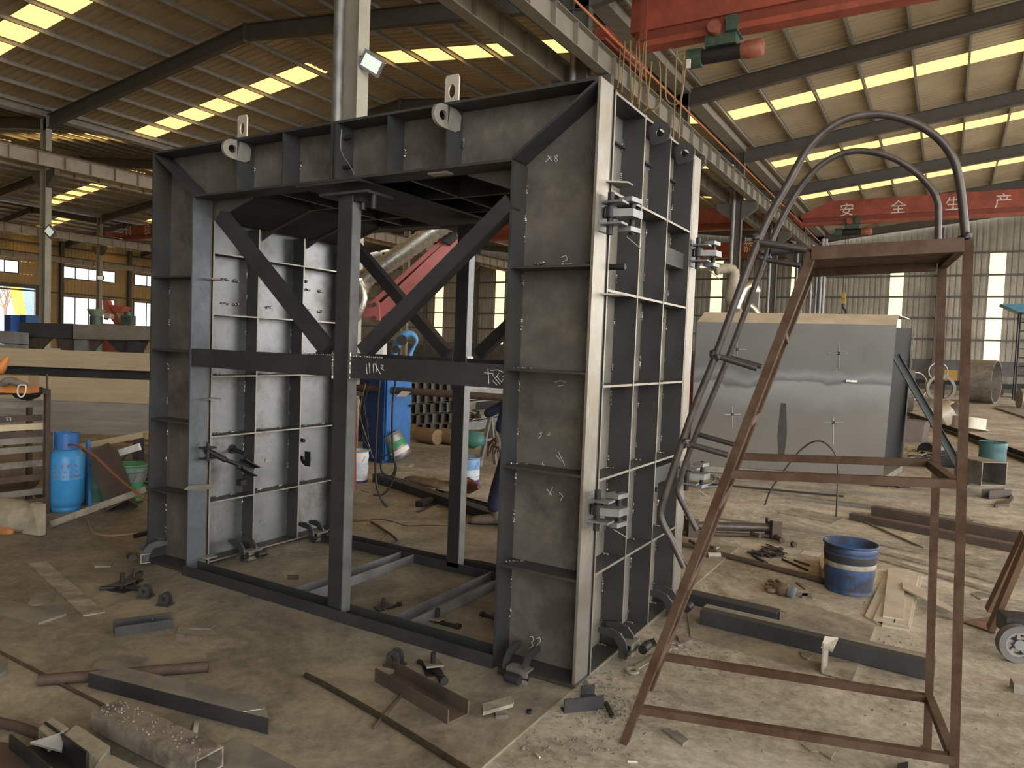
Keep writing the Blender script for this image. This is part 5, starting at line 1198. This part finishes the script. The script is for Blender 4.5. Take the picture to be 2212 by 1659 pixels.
# front skin leaning a little, with chamfered top
tl, tr_ = FD(1506,695,(A_-V((0,0,CAMZ))).dot(RM @ V((0,0,-1)))), FD(1937,702,(B_-V((0,0,CAMZ))).dot(RM @ V((0,0,-1))))
CH = V((.0,.36,.16))
BOXM = mat('box_skin', (.115,.112,.106), (.078,.078,.078), .5, .3, 1.1, spots=(.07,.065,.06), spotsc=.9, rough2=.6, edge=(.5,.72))
def tint(m):
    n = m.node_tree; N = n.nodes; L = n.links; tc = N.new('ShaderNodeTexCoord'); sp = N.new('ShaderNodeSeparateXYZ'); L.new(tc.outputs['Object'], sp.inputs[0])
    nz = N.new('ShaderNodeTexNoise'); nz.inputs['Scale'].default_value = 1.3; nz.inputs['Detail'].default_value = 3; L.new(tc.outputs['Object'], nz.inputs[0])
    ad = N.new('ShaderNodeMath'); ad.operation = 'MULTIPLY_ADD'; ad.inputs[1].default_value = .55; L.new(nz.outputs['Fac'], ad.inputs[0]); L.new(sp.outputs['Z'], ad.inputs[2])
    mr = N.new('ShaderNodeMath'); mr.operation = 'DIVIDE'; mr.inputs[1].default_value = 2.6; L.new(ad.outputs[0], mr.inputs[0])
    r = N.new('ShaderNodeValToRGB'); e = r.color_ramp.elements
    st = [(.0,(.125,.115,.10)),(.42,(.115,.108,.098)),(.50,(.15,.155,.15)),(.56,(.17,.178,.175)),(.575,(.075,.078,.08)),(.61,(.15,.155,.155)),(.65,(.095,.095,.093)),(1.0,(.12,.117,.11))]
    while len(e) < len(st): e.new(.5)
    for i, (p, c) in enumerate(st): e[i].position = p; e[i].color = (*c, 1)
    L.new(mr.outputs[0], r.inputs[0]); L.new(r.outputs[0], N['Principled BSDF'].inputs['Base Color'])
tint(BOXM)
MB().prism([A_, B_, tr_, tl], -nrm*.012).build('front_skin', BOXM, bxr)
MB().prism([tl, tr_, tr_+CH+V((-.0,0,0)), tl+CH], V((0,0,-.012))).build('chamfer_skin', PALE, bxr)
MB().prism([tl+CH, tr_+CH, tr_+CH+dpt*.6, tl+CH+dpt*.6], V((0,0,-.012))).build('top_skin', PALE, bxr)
for t in (0.003, .14, .32, .5, .68, .86, .997):
    b0, t0 = lerp(A_, B_, t), lerp(tl, tr_, t); i_ = .12
    MB().prism([b0-nrm*.013, b0-nrm*i_, t0-nrm*i_+V((0,.1,-.02)), t0-nrm*.013], du*.012).build('upright_rib', RIB, bxr)
for s_ in (.02, .25, .5, .75, .97):
    a0, b0 = lerp(A_, tl, s_), lerp(B_, tr_, s_)
    MB().prism([a0-nrm*.013, b0-nrm*.013, b0-nrm*.15, a0-nrm*.15], V((0,0,.01))).build('cross_rib', GREYPL, bxr)
eb = MB(); eb.prism([B_+du*.0+dpt*.9, B_+dpt*.9+du*.012, tr_+dpt*.9+V((.0,0,.1))+du*.012, tr_+dpt*.9+V((.0,0,.1))], V((0,.1,0))); eb.build('far_post', RIB, bxr)
bs = MB().prism([A_+V((0,0,-.09)), B_+V((0,0,-.09)), B_+dpt+V((0,0,-.09)), A_+dpt+V((0,0,-.09))], (0,0,.085)).build('base_plate', GREYPL, bxr)
MB().prism([A_+dpt, B_+dpt, B_+dpt+V((0,0,HB)), A_+dpt+V((0,0,HB))], V((0,.012,0))).build('rear_skin', RIB, bxr)
fb_ = (A_-V((0,0,CAMZ))).dot(RM @ V((0,0,-1)))
def bp(x, y):
    n = nrm; r = ray(x, y); p0 = A_; nn2 = (B_-A_).cross(tl-A_).normalized(); t = nn2.dot(p0 - V((0,0,CAMZ)))/nn2.dot(r); p = V((0,0,CAMZ)) + r*t
    return p - (nn2 if nn2.dot(r) > 0 else -nn2)*.004
hl = MB()
for x, y, h0, v0, v1 in ((1592,755,20,15,28),(1812,763,20,20,34),(1582,895,18,18,30),(1800,913,22,12,48)):
    chalk([[bp(x-h0,y), bp(x+h0,y)], [bp(x,y-v0), bp(x,y+v1)]], bxr, .003, 'centre_mark')
    c = bp(x, y); hl2 = MB().cyl(c, c + (V((0,0,CAMZ))-c).normalized()*.004, .022, 14); hl2.build('drilled_hole', DARK, bxr)
MB().prism([bp(x,y) for x,y in ((1688,870),(1698,872),(1700,935),(1694,985),(1682,985),(1680,940))], nrm*.001).build('dark_stain', BURN, bxr)
MB().box(bp(1838,823)+nrm*.03, (.14,.03,.03), .3).build('weld_scar', WELD, bxr)
st = tag(MB().sweep(sU(.10,.06,.008), G(2092,1045), FD(1934,768,10.2), up=(0,-1,.4)).build('raking_strut', mat('green_grey_paint', (.10,.115,.115), (.07,.085,.085), .5, .2)), 'grey-green raking strut leaning from the floor up to the plate box', 'strut')
MB().box(G(2098,1046,.0)+V((0,0,.01)), (.14,.2,.02), .3).build('foot_plate', MATS['green_grey_paint'], st)
for p, a, l in (((1905,1050),.2,'dark clamp lying at the right foot of the plate box'), ((1950,1052),.9,'second dark clamp lying right of the plate box foot'), ((1700,1038),.5,'small dark clamp lying before the middle of the plate box')):
    coupling(p[0], p[1], a, l, z=0, s_=1.3)
# chalk-marked tube end at the right foot
# hopper scrap, hay
tag(MB().prism([FD(1938,905,15.5), FD(1998,912,15.5), FD(1985,985,15.5), FD(1935,975,15.5)], (.1,.5,0)).build('scrap_skip', RUSTC), 'dark tapered steel skip with a scraped patch right of the plate box', 'skip')
hy = MB(); rnd = random.Random(12)
for k in range(240):
    c = G(1965+rnd.gauss(0,28), 980+rnd.gauss(0,7), rnd.uniform(.0,.12)); a = rnd.uniform(0,PI); d = V((math.cos(a),math.sin(a),rnd.uniform(-.2,.3)))*rnd.uniform(.06,.16); hy.tube([c-d, c+d], .005, 3)
tag(hy.build('straw', mat('dry_straw', (.45,.38,.22), (.32,.27,.16), .9)), 'heap of dry straw at the foot of the tapered skip', 'straw', kind='stuff')
# flanged rings and cylinders
def ring(c, ax, ro, w_, label, m=GALV, wall=.02, flange=False, name='steel_ring'):
    c, ax = V(c), V(ax).normalized(); up = ax.orthogonal().normalized()
    mb = MB().ringplate(c, ax, up, ro, ro-wall, w_, 36)
    if flange: mb.ringplate(c-ax*w_*.5, ax, up, ro+.07, ro-wall, .02, 36)
    return tag(mb.build(name, m), label, 'ring')
ring(G(2092,930)+V((0,0,.20)), (.05,.1,1), .38, .28, 'shiny flanged ring lying flat nearest the ladder posts', PALE, .03, True)
ring(G(2010,905)+V((0,0,.30)), (.8,.3,.45), .30, .30, 'tilted bright cylinder ring in the ring heap, left one', GALV)
ring(G(2040,918)+V((0,0,.32)), (.8,.2,.55), .32, .34, 'tilted bright cylinder ring in the ring heap, middle one', PALE)
ring(G(2068,915)+V((0,0,.3)), (.7,.1,.6), .30, .30, 'tilted grey cylinder ring in the ring heap, right one', GREYPL)
ring(G(2055,885)+V((0,0,.2)), (.3,.1,.9), .28, .2, 'bright ring behind the ring heap', PALE)
ring(G(1952,890)+V((0,0,.75)), (1,.1,.0), .72, .5, 'large upright steel cylinder beside the plate box', GREYPL, .04)
ring(G(2122,871)+V((0,0,1.0)), (.92,-.25,0), .98, 1.0, 'big grey hoop ring standing upright on the far floor at right', GREYPL, .03)
ring(G(2030,868)+V((0,0,.62)), (.35,-1,0), .62, .12, 'wide flat steel wheel ring leaning against the far bench', GREYPL, .13)
ring(G(2022,866)+V((0,.6,1.37)), (.35,-1,0), .42, .10, 'thin white ring standing up on the far bench', WHITE, .03)
ring(G(1975,862)+V((0,-.3,.65)), (.6,-.7,0), .65, .12, 'thin pale ring leaning behind the strut', PALE, .04)
tag(MB().bb((G(2085,866).x-.05, G(2085,866).y, 0), (G(2085,866).x+.12, G(2085,866).y+.1, 2.0)).build('upright_plank', BEAMD), 'grey upright plank left of the big hoop ring', 'plank')
c = G(2000,862); wt = thing('work_bench', 'long cluttered dark steel bench before the far wall', 'bench', c)
MB().bb((c.x-1.6,c.y,.75), (c.x+1.8,c.y+1.0,.95)).build('bench_top', DARK, wt)
for dx in (-1.5,-.4,.7,1.7): MB().bb((c.x+dx-.06,c.y+.1,0), (c.x+dx+.06,c.y+.9,.75)).build('bench_leg', DARK, wt)
tag(MB().bb((c.x+.7,c.y+.3,.95), (c.x+1.25,c.y+.7,1.45)).build('orange_case', mat('orange_case', (.70,.42,.10), (.6,.35,.08), .5)), 'orange-yellow case standing on the far bench', 'case')
c = G(2165,858); wt = thing('roller_bed', 'low dark roller bed before the far wall at right', 'machine', c)
MB().bb((c.x-1.6,c.y,.45), (c.x+2.2,c.y+1.2,.75)).build('bed_frame', DARK, wt)
for k in range(4): MB().cyl((c.x-1.1+k*.9,c.y-.02,.3),(c.x-1.1+k*.9,c.y+.3,.3),.28).build('roller', RUSTC, wt)
MB().bb((c.x-.6,c.y+.2,.75), (c.x+1.0,c.y+.9,1.15)).build('drive_box', GREYPL, wt)
c = G(2222,885); tag(MB().cyl(c+V((-.35,0,.42)), c+V((.9,.3,.42)), .42, 24).build('steel_drum', FLAT), 'fat pale steel cylinder lying at the right frame edge', 'cylinder')
gplate([(2150,880),(2165,872),(2240,888),(2230,905)], .06, GREYPL, 'dark leaning plate in front of the fat pale cylinder', 'plate')
# scaffold tower with a blue platform
c = G(2192,866); sc = thing('scaffold_tower', 'slim scaffold tower with a blue platform at the right edge before the far wall', 'scaffold', c)
for dx, dy in ((0,0),(1.6,0),(0,1.4),(1.6,1.4)): MB().cyl((c.x+dx,c.y+dy,0),(c.x+dx+.0,c.y+dy,4.6),.04,8).build('scaffold_leg', DARK, sc)
for k in range(9): MB().cyl((c.x,c.y,.4+k*.45),(c.x+1.6,c.y,.4+k*.45),.025,6).build('scaffold_rung', DARK, sc)
MB().prism([(c.x-.9,c.y-.2,4.9),(c.x+2.3,c.y-.2,4.9),(c.x+2.0,c.y-.2,4.3),(c.x-.1,c.y-.2,4.5)], (0,1.8,0)).build('platform', mat('cyan_blue', (.08,.28,.42), (.06,.2,.3), .5), sc)
# square box pieces and little drum
a_ = G(2150,1038,.0); t1 = tag(MB().sweep(sR(.30,.16), G(2093,1020), G(2150,1036)).build('box_block', DARK), 'dark block under the open square duct piece at right', 'block')
hollow(mb := MB(), .34, .30, .01, G(2088,1010,.311), G(2148,1024,.311)); tag(mb.build('square_duct', GREYPL), 'open grey square duct piece standing on a dark block at right', 'duct piece')
bucket(G(2142,1008), .19, .20, .42, 'dull teal drum standing behind the square duct piece', mat('teal_drum', (.06,.16,.18), (.05,.11,.12), .5), name='small_drum', cat='drum', handle=False)
gchan((2128,1077), (2176,1074), .10, .11, .01, RUSTC, 'rusty bolt-holed channel piece lying at right', z=0)
gplate([(2150,1083),(2176,1080),(2186,1068),(2190,1075),(2180,1088),(2150,1090)], .04, RUSTC, 'jagged rusty scrap beside the bolt-holed channel piece', 'offcut', 'steel_offcut')
for a, b, w_, l in (((1958,895),(2240,998),.10,'long angle rail lying diagonally on the far floor at right'), ((1965,903),(2240,1008),.06,'second long rail just below the diagonal angle rail'), ((1995,985),(2090,990),.12,'dark bar lying behind the raking strut'), ((1960,1000),(2095,1012),.14,'lower dark bar lying behind the raking strut')):
    tag(MB().sweep(sL(w_,w_,.012), G(*a), G(*b)).build('angle_rail', DARK), l, 'rail')
tag(MB().tube([G(2000,975,.1), G(2030,972,.1)], [.16,.13], 14).build('dark_roll', DARK), 'dark roll lying behind the raking strut', 'roll')
# fume robot right
duct([(1480,578),(1545,577),(1556,578)], 14.5, .085, 'silver ribbed duct coming in level right of the formwork')
duct([(1545,584),(1572,580),(1586,590),(1582,620),(1578,645),(1592,672),(1610,700)], 14.2, .105, 'thick cream ribbed duct drooping behind the plate box', mat('cream_duct', (.42,.37,.29), (.30,.27,.21), .7, 0, 20))
duct([(1590,668),(1600,640),(1612,622),(1628,618),(1634,632)], 13.8, .085, 'crooked silver duct over the left end of the plate box')
duct([(1612,655),(1628,668),(1645,690)], 13.8, .07, 'thin silver duct sloping down behind the plate box')
ra = thing('robot_arm', 'red jointed robot arm rising behind the plate box', 'robot', FD(1612,900,14.4)-V((0,0,.0)))
MB().sweep(sR(.1,.16,True), FD(1600,700,14.3), FD(1624,640,14.3)).build('arm_link', PINK, ra); MB().box(FD(1625,648,14.2), (.26,.1,.5)).build('wrist_box', GREYPL, ra)
MB().cyl(V((FD(1612,920,14.4).x, FD(1612,920,14.4).y, 0)), FD(1612,700,14.4), .12).build('arm_pedestal', REDD, ra)
for px, f, nm in ((1758,40,'first'), (1779,38,'second'), (1786,38,'third')):
    p = FD(px, 500, f); tag(MB().cyl((p.x,p.y,0), (p.x,p.y,8), .09).build('service_pipe', GALV), f'{nm} pale vertical service pipe by the far columns, counted from the left', 'pipe')
tag(MB().prism([FD(1489,765,11.5), FD(1497,765,11.5), FD(1497,1000,11.5), FD(1489,1000,11.5)], (-.3,.6,0)).build('red_locker', mat('dark_red', (.30,.06,.06), (.2,.04,.04), .5)), 'narrow dark red locker edge between the formwork and the plate box', 'locker')
tag(MB().tube(smooth([G(x,y,.02) for x, y in ((1492,1040),(1530,1046),(1545,1032),(1520,1022),(1490,1024),(1478,1038),(1500,1050),(1550,1050),(1552,1034),(1524,1028))], 5), .012, 8).build('hose_coil', MATS['grey_cloth']), 'coil of grey hose on the floor right of the rear clamp', 'hose')

# ================================================================== LEFT SIDE
HB1 = mat('pale_hbeam', (.66,.55,.37), (.52,.43,.29), .5, .25, 2, stretch=(1,1,9)); HB2 = mat('grey_hbeam', (.42,.40,.36), (.31,.29,.26), .5, .25, 2, stretch=(1,1,9))
def hbeam(ytop, ybot, f, m, label, xl=-90, xr=430, dy=0, depth=.34):
    a, b = FD(xl, ybot-dy, f), FD(xr, ybot, f); h = (ybot-ytop)*f/FPX
    zt = min(a.z, b.z); d = (b-a); d.z = 0
    a = FD(xl, ybot, f); b = FD(xr, ybot, f); n = V((.508,-.86,0))
    a.z = b.z = (a.z+b.z)/2
    off = -n*(depth/2)
    sec = rot(sI(h, depth, .02, .014), PI/2); sec = [(x+depth/2, y+h/2) for x, y in sec]
    return tag(MB().sweep(sec, a+off, b+off).build('h_beam', m), label, 'beam')
hbeam(905, 936, 8.75, HB2, 'lowest grey H-beam of the stack at left')
hbeam(868, 905, 8.95, HB2, 'grey H-beam second from the bottom of the left stack')
hbeam(816, 867, 9.25, HB1, 'broad pale H-beam in the middle of the left stack')
hbeam(797, 815, 9.55, BEAMD, 'dark bar standing in for the shaded recess under the topmost left beam')  # dark colour stands in for the shade of a web recess
hbeam(759, 796, 9.45, HB1, 'topmost pale H-beam of the left stack')
for xx in (20, 160, 300): tag(MB().sweep(sR(.12, .45), FD(xx, 936, 8.6)*1.0 - V((0,0,FD(xx,936,8.6).z)), FD(xx, 936, 9.2) - V((0,0,FD(xx,936,9.2).z))).build('sleeper_block', DARK), 'dark timber bearer under the stack of H-beams at left', 'bearer', 'bearers under the H-beams')
fr = thing('beam_frame', 'heavy welded beam frame with gusseted feet standing on the H-beam stack at left', 'frame', FD(200, 758, 10.4))
def fpz(pxs, f, th, m, nm): return MB().prism(pf_(pxs, f), RM @ V((0,0,-th))).build(nm, m, fr)
fpz([(158,700),(400,706),(400,736),(158,732)], 10.3, .3, BRIGHT, 'front_beam')
fpz([(40,697),(156,699),(156,731),(40,727)], 10.4, .3, BEAMD, 'side_beam')
for x in (160, 275): fpz([(x,733),(x+27,733),(x+27,762),(x,762)], 10.35, .12, GALV if x == 160 else BEAMD, 'foot')
for p in ([(188,733),(225,733),(198,762),(188,762)], [(230,735),(275,736),(275,764),(258,764)], [(302,736),(320,736),(308,760),(302,762)]): fpz(p, 10.4, .03, RUSTC if p[0][0] == 188 else BEAMD, 'gusset')
for p in ([(40,728),(83,729),(83,760),(40,758)], [(84,729),(112,729),(85,757)], [(118,729),(156,731),(156,762),(134,760)]): fpz(p, 10.45, .05, RUSTC, 'gusset')
tag(MB().prism(pf_([(-20,714),(31,716),(31,742),(-20,740)], 9.9), RM @ V((0,0,-.3))).build('galvanised_box', GALV), 'bright galvanised box end at the left edge on the H-beam stack', 'box')
tag(MB().prism(pf_([(-20,743),(30,744),(30,759),(-20,758)], 9.8), RM @ V((0,0,-.3))).build('galvanised_tray', GREYPL), 'grey tray under the galvanised box at the left edge', 'tray')
# gas bottle
gc = G(142,1104); gs_ = thing('gas_cylinder', 'blue gas cylinder with red lettering standing on the floor at left', 'gas cylinder', gc)
R_ = .152
MB().lathe([(0,.035),(.10,.035),(R_*.93,.07),(R_,.12),(R_,.30),(R_+.002,.305),(R_+.002,.315),(R_,.32),(R_,.46),(R_*.95,.52),(R_*.75,.565),(R_*.4,.585),(0,.59)], gc, 40).build('cylinder_body', GASB, gs_)
MB().lathe([(.115,.0),(.12,.0),(.125,.06),(.12,.06),(.115,.0)], gc, 32).build('foot_ring', GASB, gs_)
gd = MB(); rg = .105
for a0, a1 in ((2.2, 4.3), (5.1, 7.3)):
    gd.ringplate(gc+V((0,0,.655)), (0,0,1), (0,1,0), rg, rg-.008, .15, 14, a0, a1)
gd.build('valve_guard', BLUE, gs_)
MB().cyl(gc+V((0,0,.585)), gc+V((0,0,.66)), .018).build('valve', MATS['hook_yellow'], gs_)
MB().cyl(gc+V((.02,-.01,.64)), gc+V((.05,-.02,.64)), .02).cyl(gc+V((.055,-.02,.61)), gc+V((.055,-.02,.71)), .018).box(gc+V((.03,-.01,.625)), (.12,.04,.02)).build('regulator', mat('regulator_red', (.62,.12,.06), (.5,.1,.05), .4), gs_)
REDL = mat('faded_red_print', (.42,.10,.14), (.30,.12,.22), .6, 0, 50)
def wraptext(s_, size, z, a_c, parent, gap):
    ca = a_c - gap*(len(s_)-1)/2
    for k, ch in enumerate(s_):
        if ch == ' ': continue
        a = ca + gap*k; n = V((math.cos(a), math.sin(a), 0)); t = V((-math.sin(a), math.cos(a), 0))
        text(ch, size, REDL, gc + n*(R_+.002) + V((0,0,z)), t, (0,0,1), parent, 'red_lettering', .0008, 'CENTER')
ac = math.atan2(-gc.y, -gc.x) - .05
wraptext('九合燃气', .036, .425, ac, gs_, .36); wraptext('液化石油气', .026, .375, ac, gs_, .30); wraptext('0536-6130988', .032, .33, ac, gs_, .145)
tag(MB().tube(smooth([gc+V((.07,-.03,.62)), FD(165,962,6.5), FD(205,985,6.3), FD(250,1028,6.2), FD(300,1068,6.1), FD(335,1090,6.2)], 5), .010, 8).build('gas_hose', mat('red_brown_hose', (.30,.11,.05), (.22,.08,.04), .5)), 'thin red-brown gas hose running from the blue cylinder to the formwork', 'hose')
# bar rack
rk = thing('bar_rack', 'brown steel rack holding horizontal flat bars at the left edge', 'rack', G(100,1112))
pr0 = G(100,1112); dyv = V((-.10,-1,0)).normalized()
HR_ = 1.13; bkv = V((-.55,.12,0))
for o_ in (V((0,0,0)), dyv*1.5, bkv, bkv+dyv*1.5):
    MB().sweep(sR(.04,.04,True), pr0+o_, pr0+o_+V((0,0,HR_)), up=(0,1,0)).build('rack_post', RUSTC, rk)
for z in (HR_-.02, .14):
    for a, b in ((V((0,0,0)), dyv*1.5), (V((0,0,0)), bkv), (bkv, bkv+dyv*1.5)): MB().sweep(sR(.04,.04,True), pr0+a+V((0,0,z)), pr0+b+V((0,0,z))).build('rack_rail', RUSTC, rk)
MB().cyl(pr0+V((0,0,HR_)), pr0+V((-.01,0,HR_+.14)), .008).build('rack_spike', RUSTC, rk)
for k, (z, m) in enumerate(((1.00,GREYPL),(.875,RUSTC),(.80,HB1),(.735,RUSTC),(.68,GREYPL),(.60,GREYPL),(.47,DUSTY),(.345,RUST),(.215,GREYPL))):
    a = pr0+V((-.035,-.02,z)); b = a + dyv*1.45
    o = tag(MB().sweep(sR(.012,.055,True), a, b).build('flat_bar', m), ORD[k] + ' flat bar from the top in the brown rack' if k < 8 else 'lowest flat bar in the brown rack', 'flat bar') if k else tag(MB().sweep(sR(.012,.055,True), a, b).build('flat_bar', m), 'topmost grey flat bar in the brown rack', 'flat bar')
    if k == 1:
        rt_ = o
        for s_, p in (('70-13', b*.62+a*.38), ('53', b*.2+a*.8)): text(s_, .045, CHALK, p+V((.008,0,-.015)), dyv*-1, (0,0,1), o, 'chalk_figures', .0005)
CARD = MATS['brown_card']; ORC = mat('orange_carton', (.72,.26,.06), (.6,.2,.05), .6)
for px, w_, l in ((12, .16, 'orange and brown carton on the rack at the left edge'), (50, .17, 'brown carton with an orange lower half on top of the rack')):
    c = FD(px, 836, 6.05); c.z = HR_; o = thing('carton', l, 'box', c); MB().box(c+V((0,0,.10)), (w_, .15, .09), .6).build('carton_top', CARD, o); MB().box(c+V((0,0,.028)), (w_, .152, .055), .6).build('carton_base', ORC, o)
tag(MB().tube(smooth([FD(-10,805,6.0), FD(5,790,6.0), FD(18,770,6.0)], 3), [.03,.04,.05,.04,.03,.02,.01], 8).build('orange_cloth', ORC), 'bright orange cloth piled on the cartons at the left edge', 'cloth')
tag(MB().tube(smooth([FD(2,832,5.9), FD(20,822,5.9), FD(40,828,5.9), FD(58,832,5.9)], 3), [.02,.03,.035,.03,.03,.03,.025,.02,.02,.015], 8).build('grey_gloves', DUSTY), 'limp grey gloves lying along the rack top', 'gloves')
tag(MB().tube(smooth([FD(x,y,5.85) for x,y in ((40,834),(38,850),(46,858),(54,850),(56,834),(48,832))], 4, True), .006, 6, closed=True).build('plastic_loop', WHITE), 'translucent white plastic loop hanging from the rack', 'strap')
tag(MB().tube(smooth([FD(28,842,6.2), FD(50,852,6.2), FD(80,848,6.2), FD(84,836,6.2)], 3), [.02,.04,.05,.05,.05,.045,.04,.035,.03,.02][:10], 8).build('dark_mask', DARK), 'dark welding mask hanging behind the rack top', 'mask')
tag(MB().cyl(G(-40,1075)+V((0,0,.22)), G(52,1070)+V((-.3,.15,.24)), .24, 24).build('brown_drum', mat('dull_brown_drum', (.16,.12,.085), (.10,.08,.06), .6)), 'dull brown drum lying behind the bar rack', 'drum')
# leather bag
bg_ = thing('tool_bag', 'crumpled orange-brown and camouflage bag on the floor in front of the rack', 'bag', G(50,1158))
bcen = G(42,1150)
MB().tube(smooth([bcen+V((-.30,-.12,.10)), bcen+V((-.12,-.05,.13)), bcen+V((.05,.02,.12)), bcen+V((.16,.05,.07))], 4), [.04,.10,.13,.15,.15,.14,.14,.13,.12,.11,.09,.06,.02], 14).build('bag_body', mat('camo_cloth', (.36,.33,.25), (.20,.17,.12), .9, 0, 6, bump=.6), bg_)
MB().tube(smooth([bcen+V((-.33,-.17,.09)), bcen+V((-.2,-.14,.06)), bcen+V((-.02,-.10,.035)), bcen+V((.08,-.09,.03))], 4), [.03,.08,.1,.1,.10,.09,.08,.07,.06,.05,.04,.03,.01], 12).build('leather_flap', mat('orange_leather', (.42,.18,.07), (.28,.12,.05), .7, 0, 8), bg_)
MB().prism([bcen+V(p) for p in ((.14,.02,.26),(.2,.05,.25),(.3,.0,.02),(.12,-.04,.02))], (0,.05,0)).build('bag_strap', MATS['camo_cloth'], bg_)
# heap right of the cylinder
hollow(mb := MB(), .20, .20, .008, FD(265,1098,6.75), FD(222,975,7.0), up=(.86,.51,0)); tag(mb.build('duct_section', RUSTC), 'brown rectangular duct section leaning beside the blue cylinder', 'duct piece')
bucket(G(278,1080), .13, .165, .36, 'rubbish-filled green and silver paint bucket right of the leaning duct', GREEN, [(.2,.33,GALV),(.05,.1,MATS['green_plastic'])], rim=GALV)
bucket(G(208,1086), .16, .17, .40, 'dark green drum half hidden behind the leaning duct', mat('dark_green', (.02,.09,.06), (.015,.06,.045), .5), name='green_drum', cat='drum', handle=False)
tag(MB().sweep(sR(.03,.03,True), G(192,1094), FD(190,950,6.9), up=(0,1,0)).build('blue_post', BLUE), 'thin blue post standing between the cylinder and the green drum', 'post')
tag(MB().sweep(sL(.05,.05,.006), G(112,1138,.01), FD(318,1062,6.2)).build('angle_bar', FLAT), 'long bright angle bar sloping up from the floor to the right', 'angle')
tag(MB().sweep(sL(.06,.06,.006), FD(170,972,7.6), FD(335,940,7.6)).build('angle_bar', HB1), 'long bright angle rail lying on the heap under the H-beams', 'angle')
tag(MB().prism(pf_([(245,975),(298,958),(302,972),(250,988)], 7.3), (0,.02,0)).build('white_panel', WHITE), 'torn white panel on the heap beside the green bucket', 'panel')
tag(MB().prism(pf_([(308,935),(318,933),(318,948),(308,946)], 7.3), (0,.08,0)).build('cardboard_piece', CARD), 'small cardboard bit on the heap at the edge of the formwork', 'cardboard')
hp_ = MB(); rnd = random.Random(21)
for k in range(60):
    c = G(255+rnd.gauss(0,35), 1050+rnd.gauss(0,18), 0); c.z = rnd.uniform(.02,.32)*(1-abs(k-30)/60); d = V((rnd.uniform(-1,1),rnd.uniform(-1,1),rnd.uniform(-.3,.3))).normalized()*rnd.uniform(.08,.3); hp_.tube([c-d,c+d], rnd.uniform(.004,.012), 5)
tag(hp_.build('wire_scrap', DARK), 'tangle of dark wire and sticks in the heap under the H-beams', 'scrap', kind='stuff')
gplate([(178,1100),(290,1080),(315,1112),(212,1135)], .01, GREYPL, 'dusty plate on the floor below the leaning duct', 'plate')
gplate([(0,1148),(28,1140),(70,1156),(20,1178),(0,1172)], .008, GREYPL, 'dark cracked plate on the floor below the tool bag', 'plate')
gplate([(95,1150),(135,1140),(160,1147),(110,1163)], .008, GREYPL, 'thin plate scrap lying right of the tool bag', 'plate')
tag(MB().tube(smooth([G(x,y,.012) for x, y in ((178,1117),(190,1124),(196,1140),(205,1152),(240,1158),(300,1152),(330,1150))], 5), .013, 8).build('tan_hose', HOSE), 'tan hose curling over the floor left of the formwork', 'hose')
grod([(290,1158),(330,1147)], .018, DARK, 'dark pipe end beside the tan hose at the left leg', 'pipe', 'pipe_stub', DZ)
# machines far behind the stack at left
F20 = 20
rm = thing('red_machine', 'red machine with a hopper behind the H-beam stack at left', 'machine', FD(245,790,F20)-V((0,0,1.2)))
b0 = FD(245,700,F20)
MB().box((b0.x,b0.y,b0.z/2), (.42,.4,b0.z), .5).build('machine_base', REDD, rm)
MB().prism(pf_([(236,658),(268,661),(258,676),(244,674)], F20), RM @ V((0,0,-.4))).build('hopper', RED, rm)
MB().prism(pf_([(222,648),(232,648),(240,672),(256,700),(248,700),(232,680),(224,690)], F20), RM @ V((0,0,-.2))).build('red_arm', RED, rm); MB().prism(pf_([(224,676),(238,678),(238,688),(224,686)], F20-.3), RM @ V((0,0,-.2))).build('control_box', PALE, rm)
gmn = thing('green_machine', 'green rotary table machine behind the H-beam stack at left', 'machine', FD(208,790,F20-1)-V((0,0,1.2)))
b0 = FD(208,700,19); b1 = FD(208,683,19); b2 = FD(208,669,19)
MB().cyl((b0.x,b0.y,0), b1, .15).build('column', MOTOR, gmn); MB().tube([b1, b2], [.13,.22], 18).build('turntable', mat('pale_green', (.22,.26,.18), (.17,.2,.14), .5), gmn)
mt = thing('electric_motor', 'dark green motor with a round guard behind the H-beam stack at left', 'motor', FD(277,790,F20)-V((0,0,1.2)))
b0 = FD(277,704,F20); MB().box((b0.x,b0.y,b0.z/2), (.3,.3,b0.z), .5).build('motor_stand', MOTOR, mt); MB().box(FD(277,692,F20), (.27,.27,.26), .5).cyl(FD(277,688,F20), FD(277,674,F20), .1).build('motor_body', MOTOR, mt)
MB().ringplate(FD(268,692,F20-.2), ray(268,692), (0,0,1), .12, .1, .04, 18).build('guard_ring', DARK, mt)
for k, (xa, xb, l) in enumerate(((9,42,'bright blue crate by the big left door'), (44,72,'dark blue crate right of the bright one by the big left door'))):
    a, b = FD(xa,693,45), FD(xb,681,45); tag(MB().bb((a.x,a.y,0), (b.x,b.y+1,b.z)).build('blue_crate', mat('vivid_blue', (.04,.18,.75), (.03,.13,.6), .5) if k == 0 else BLUE), l, 'crate')
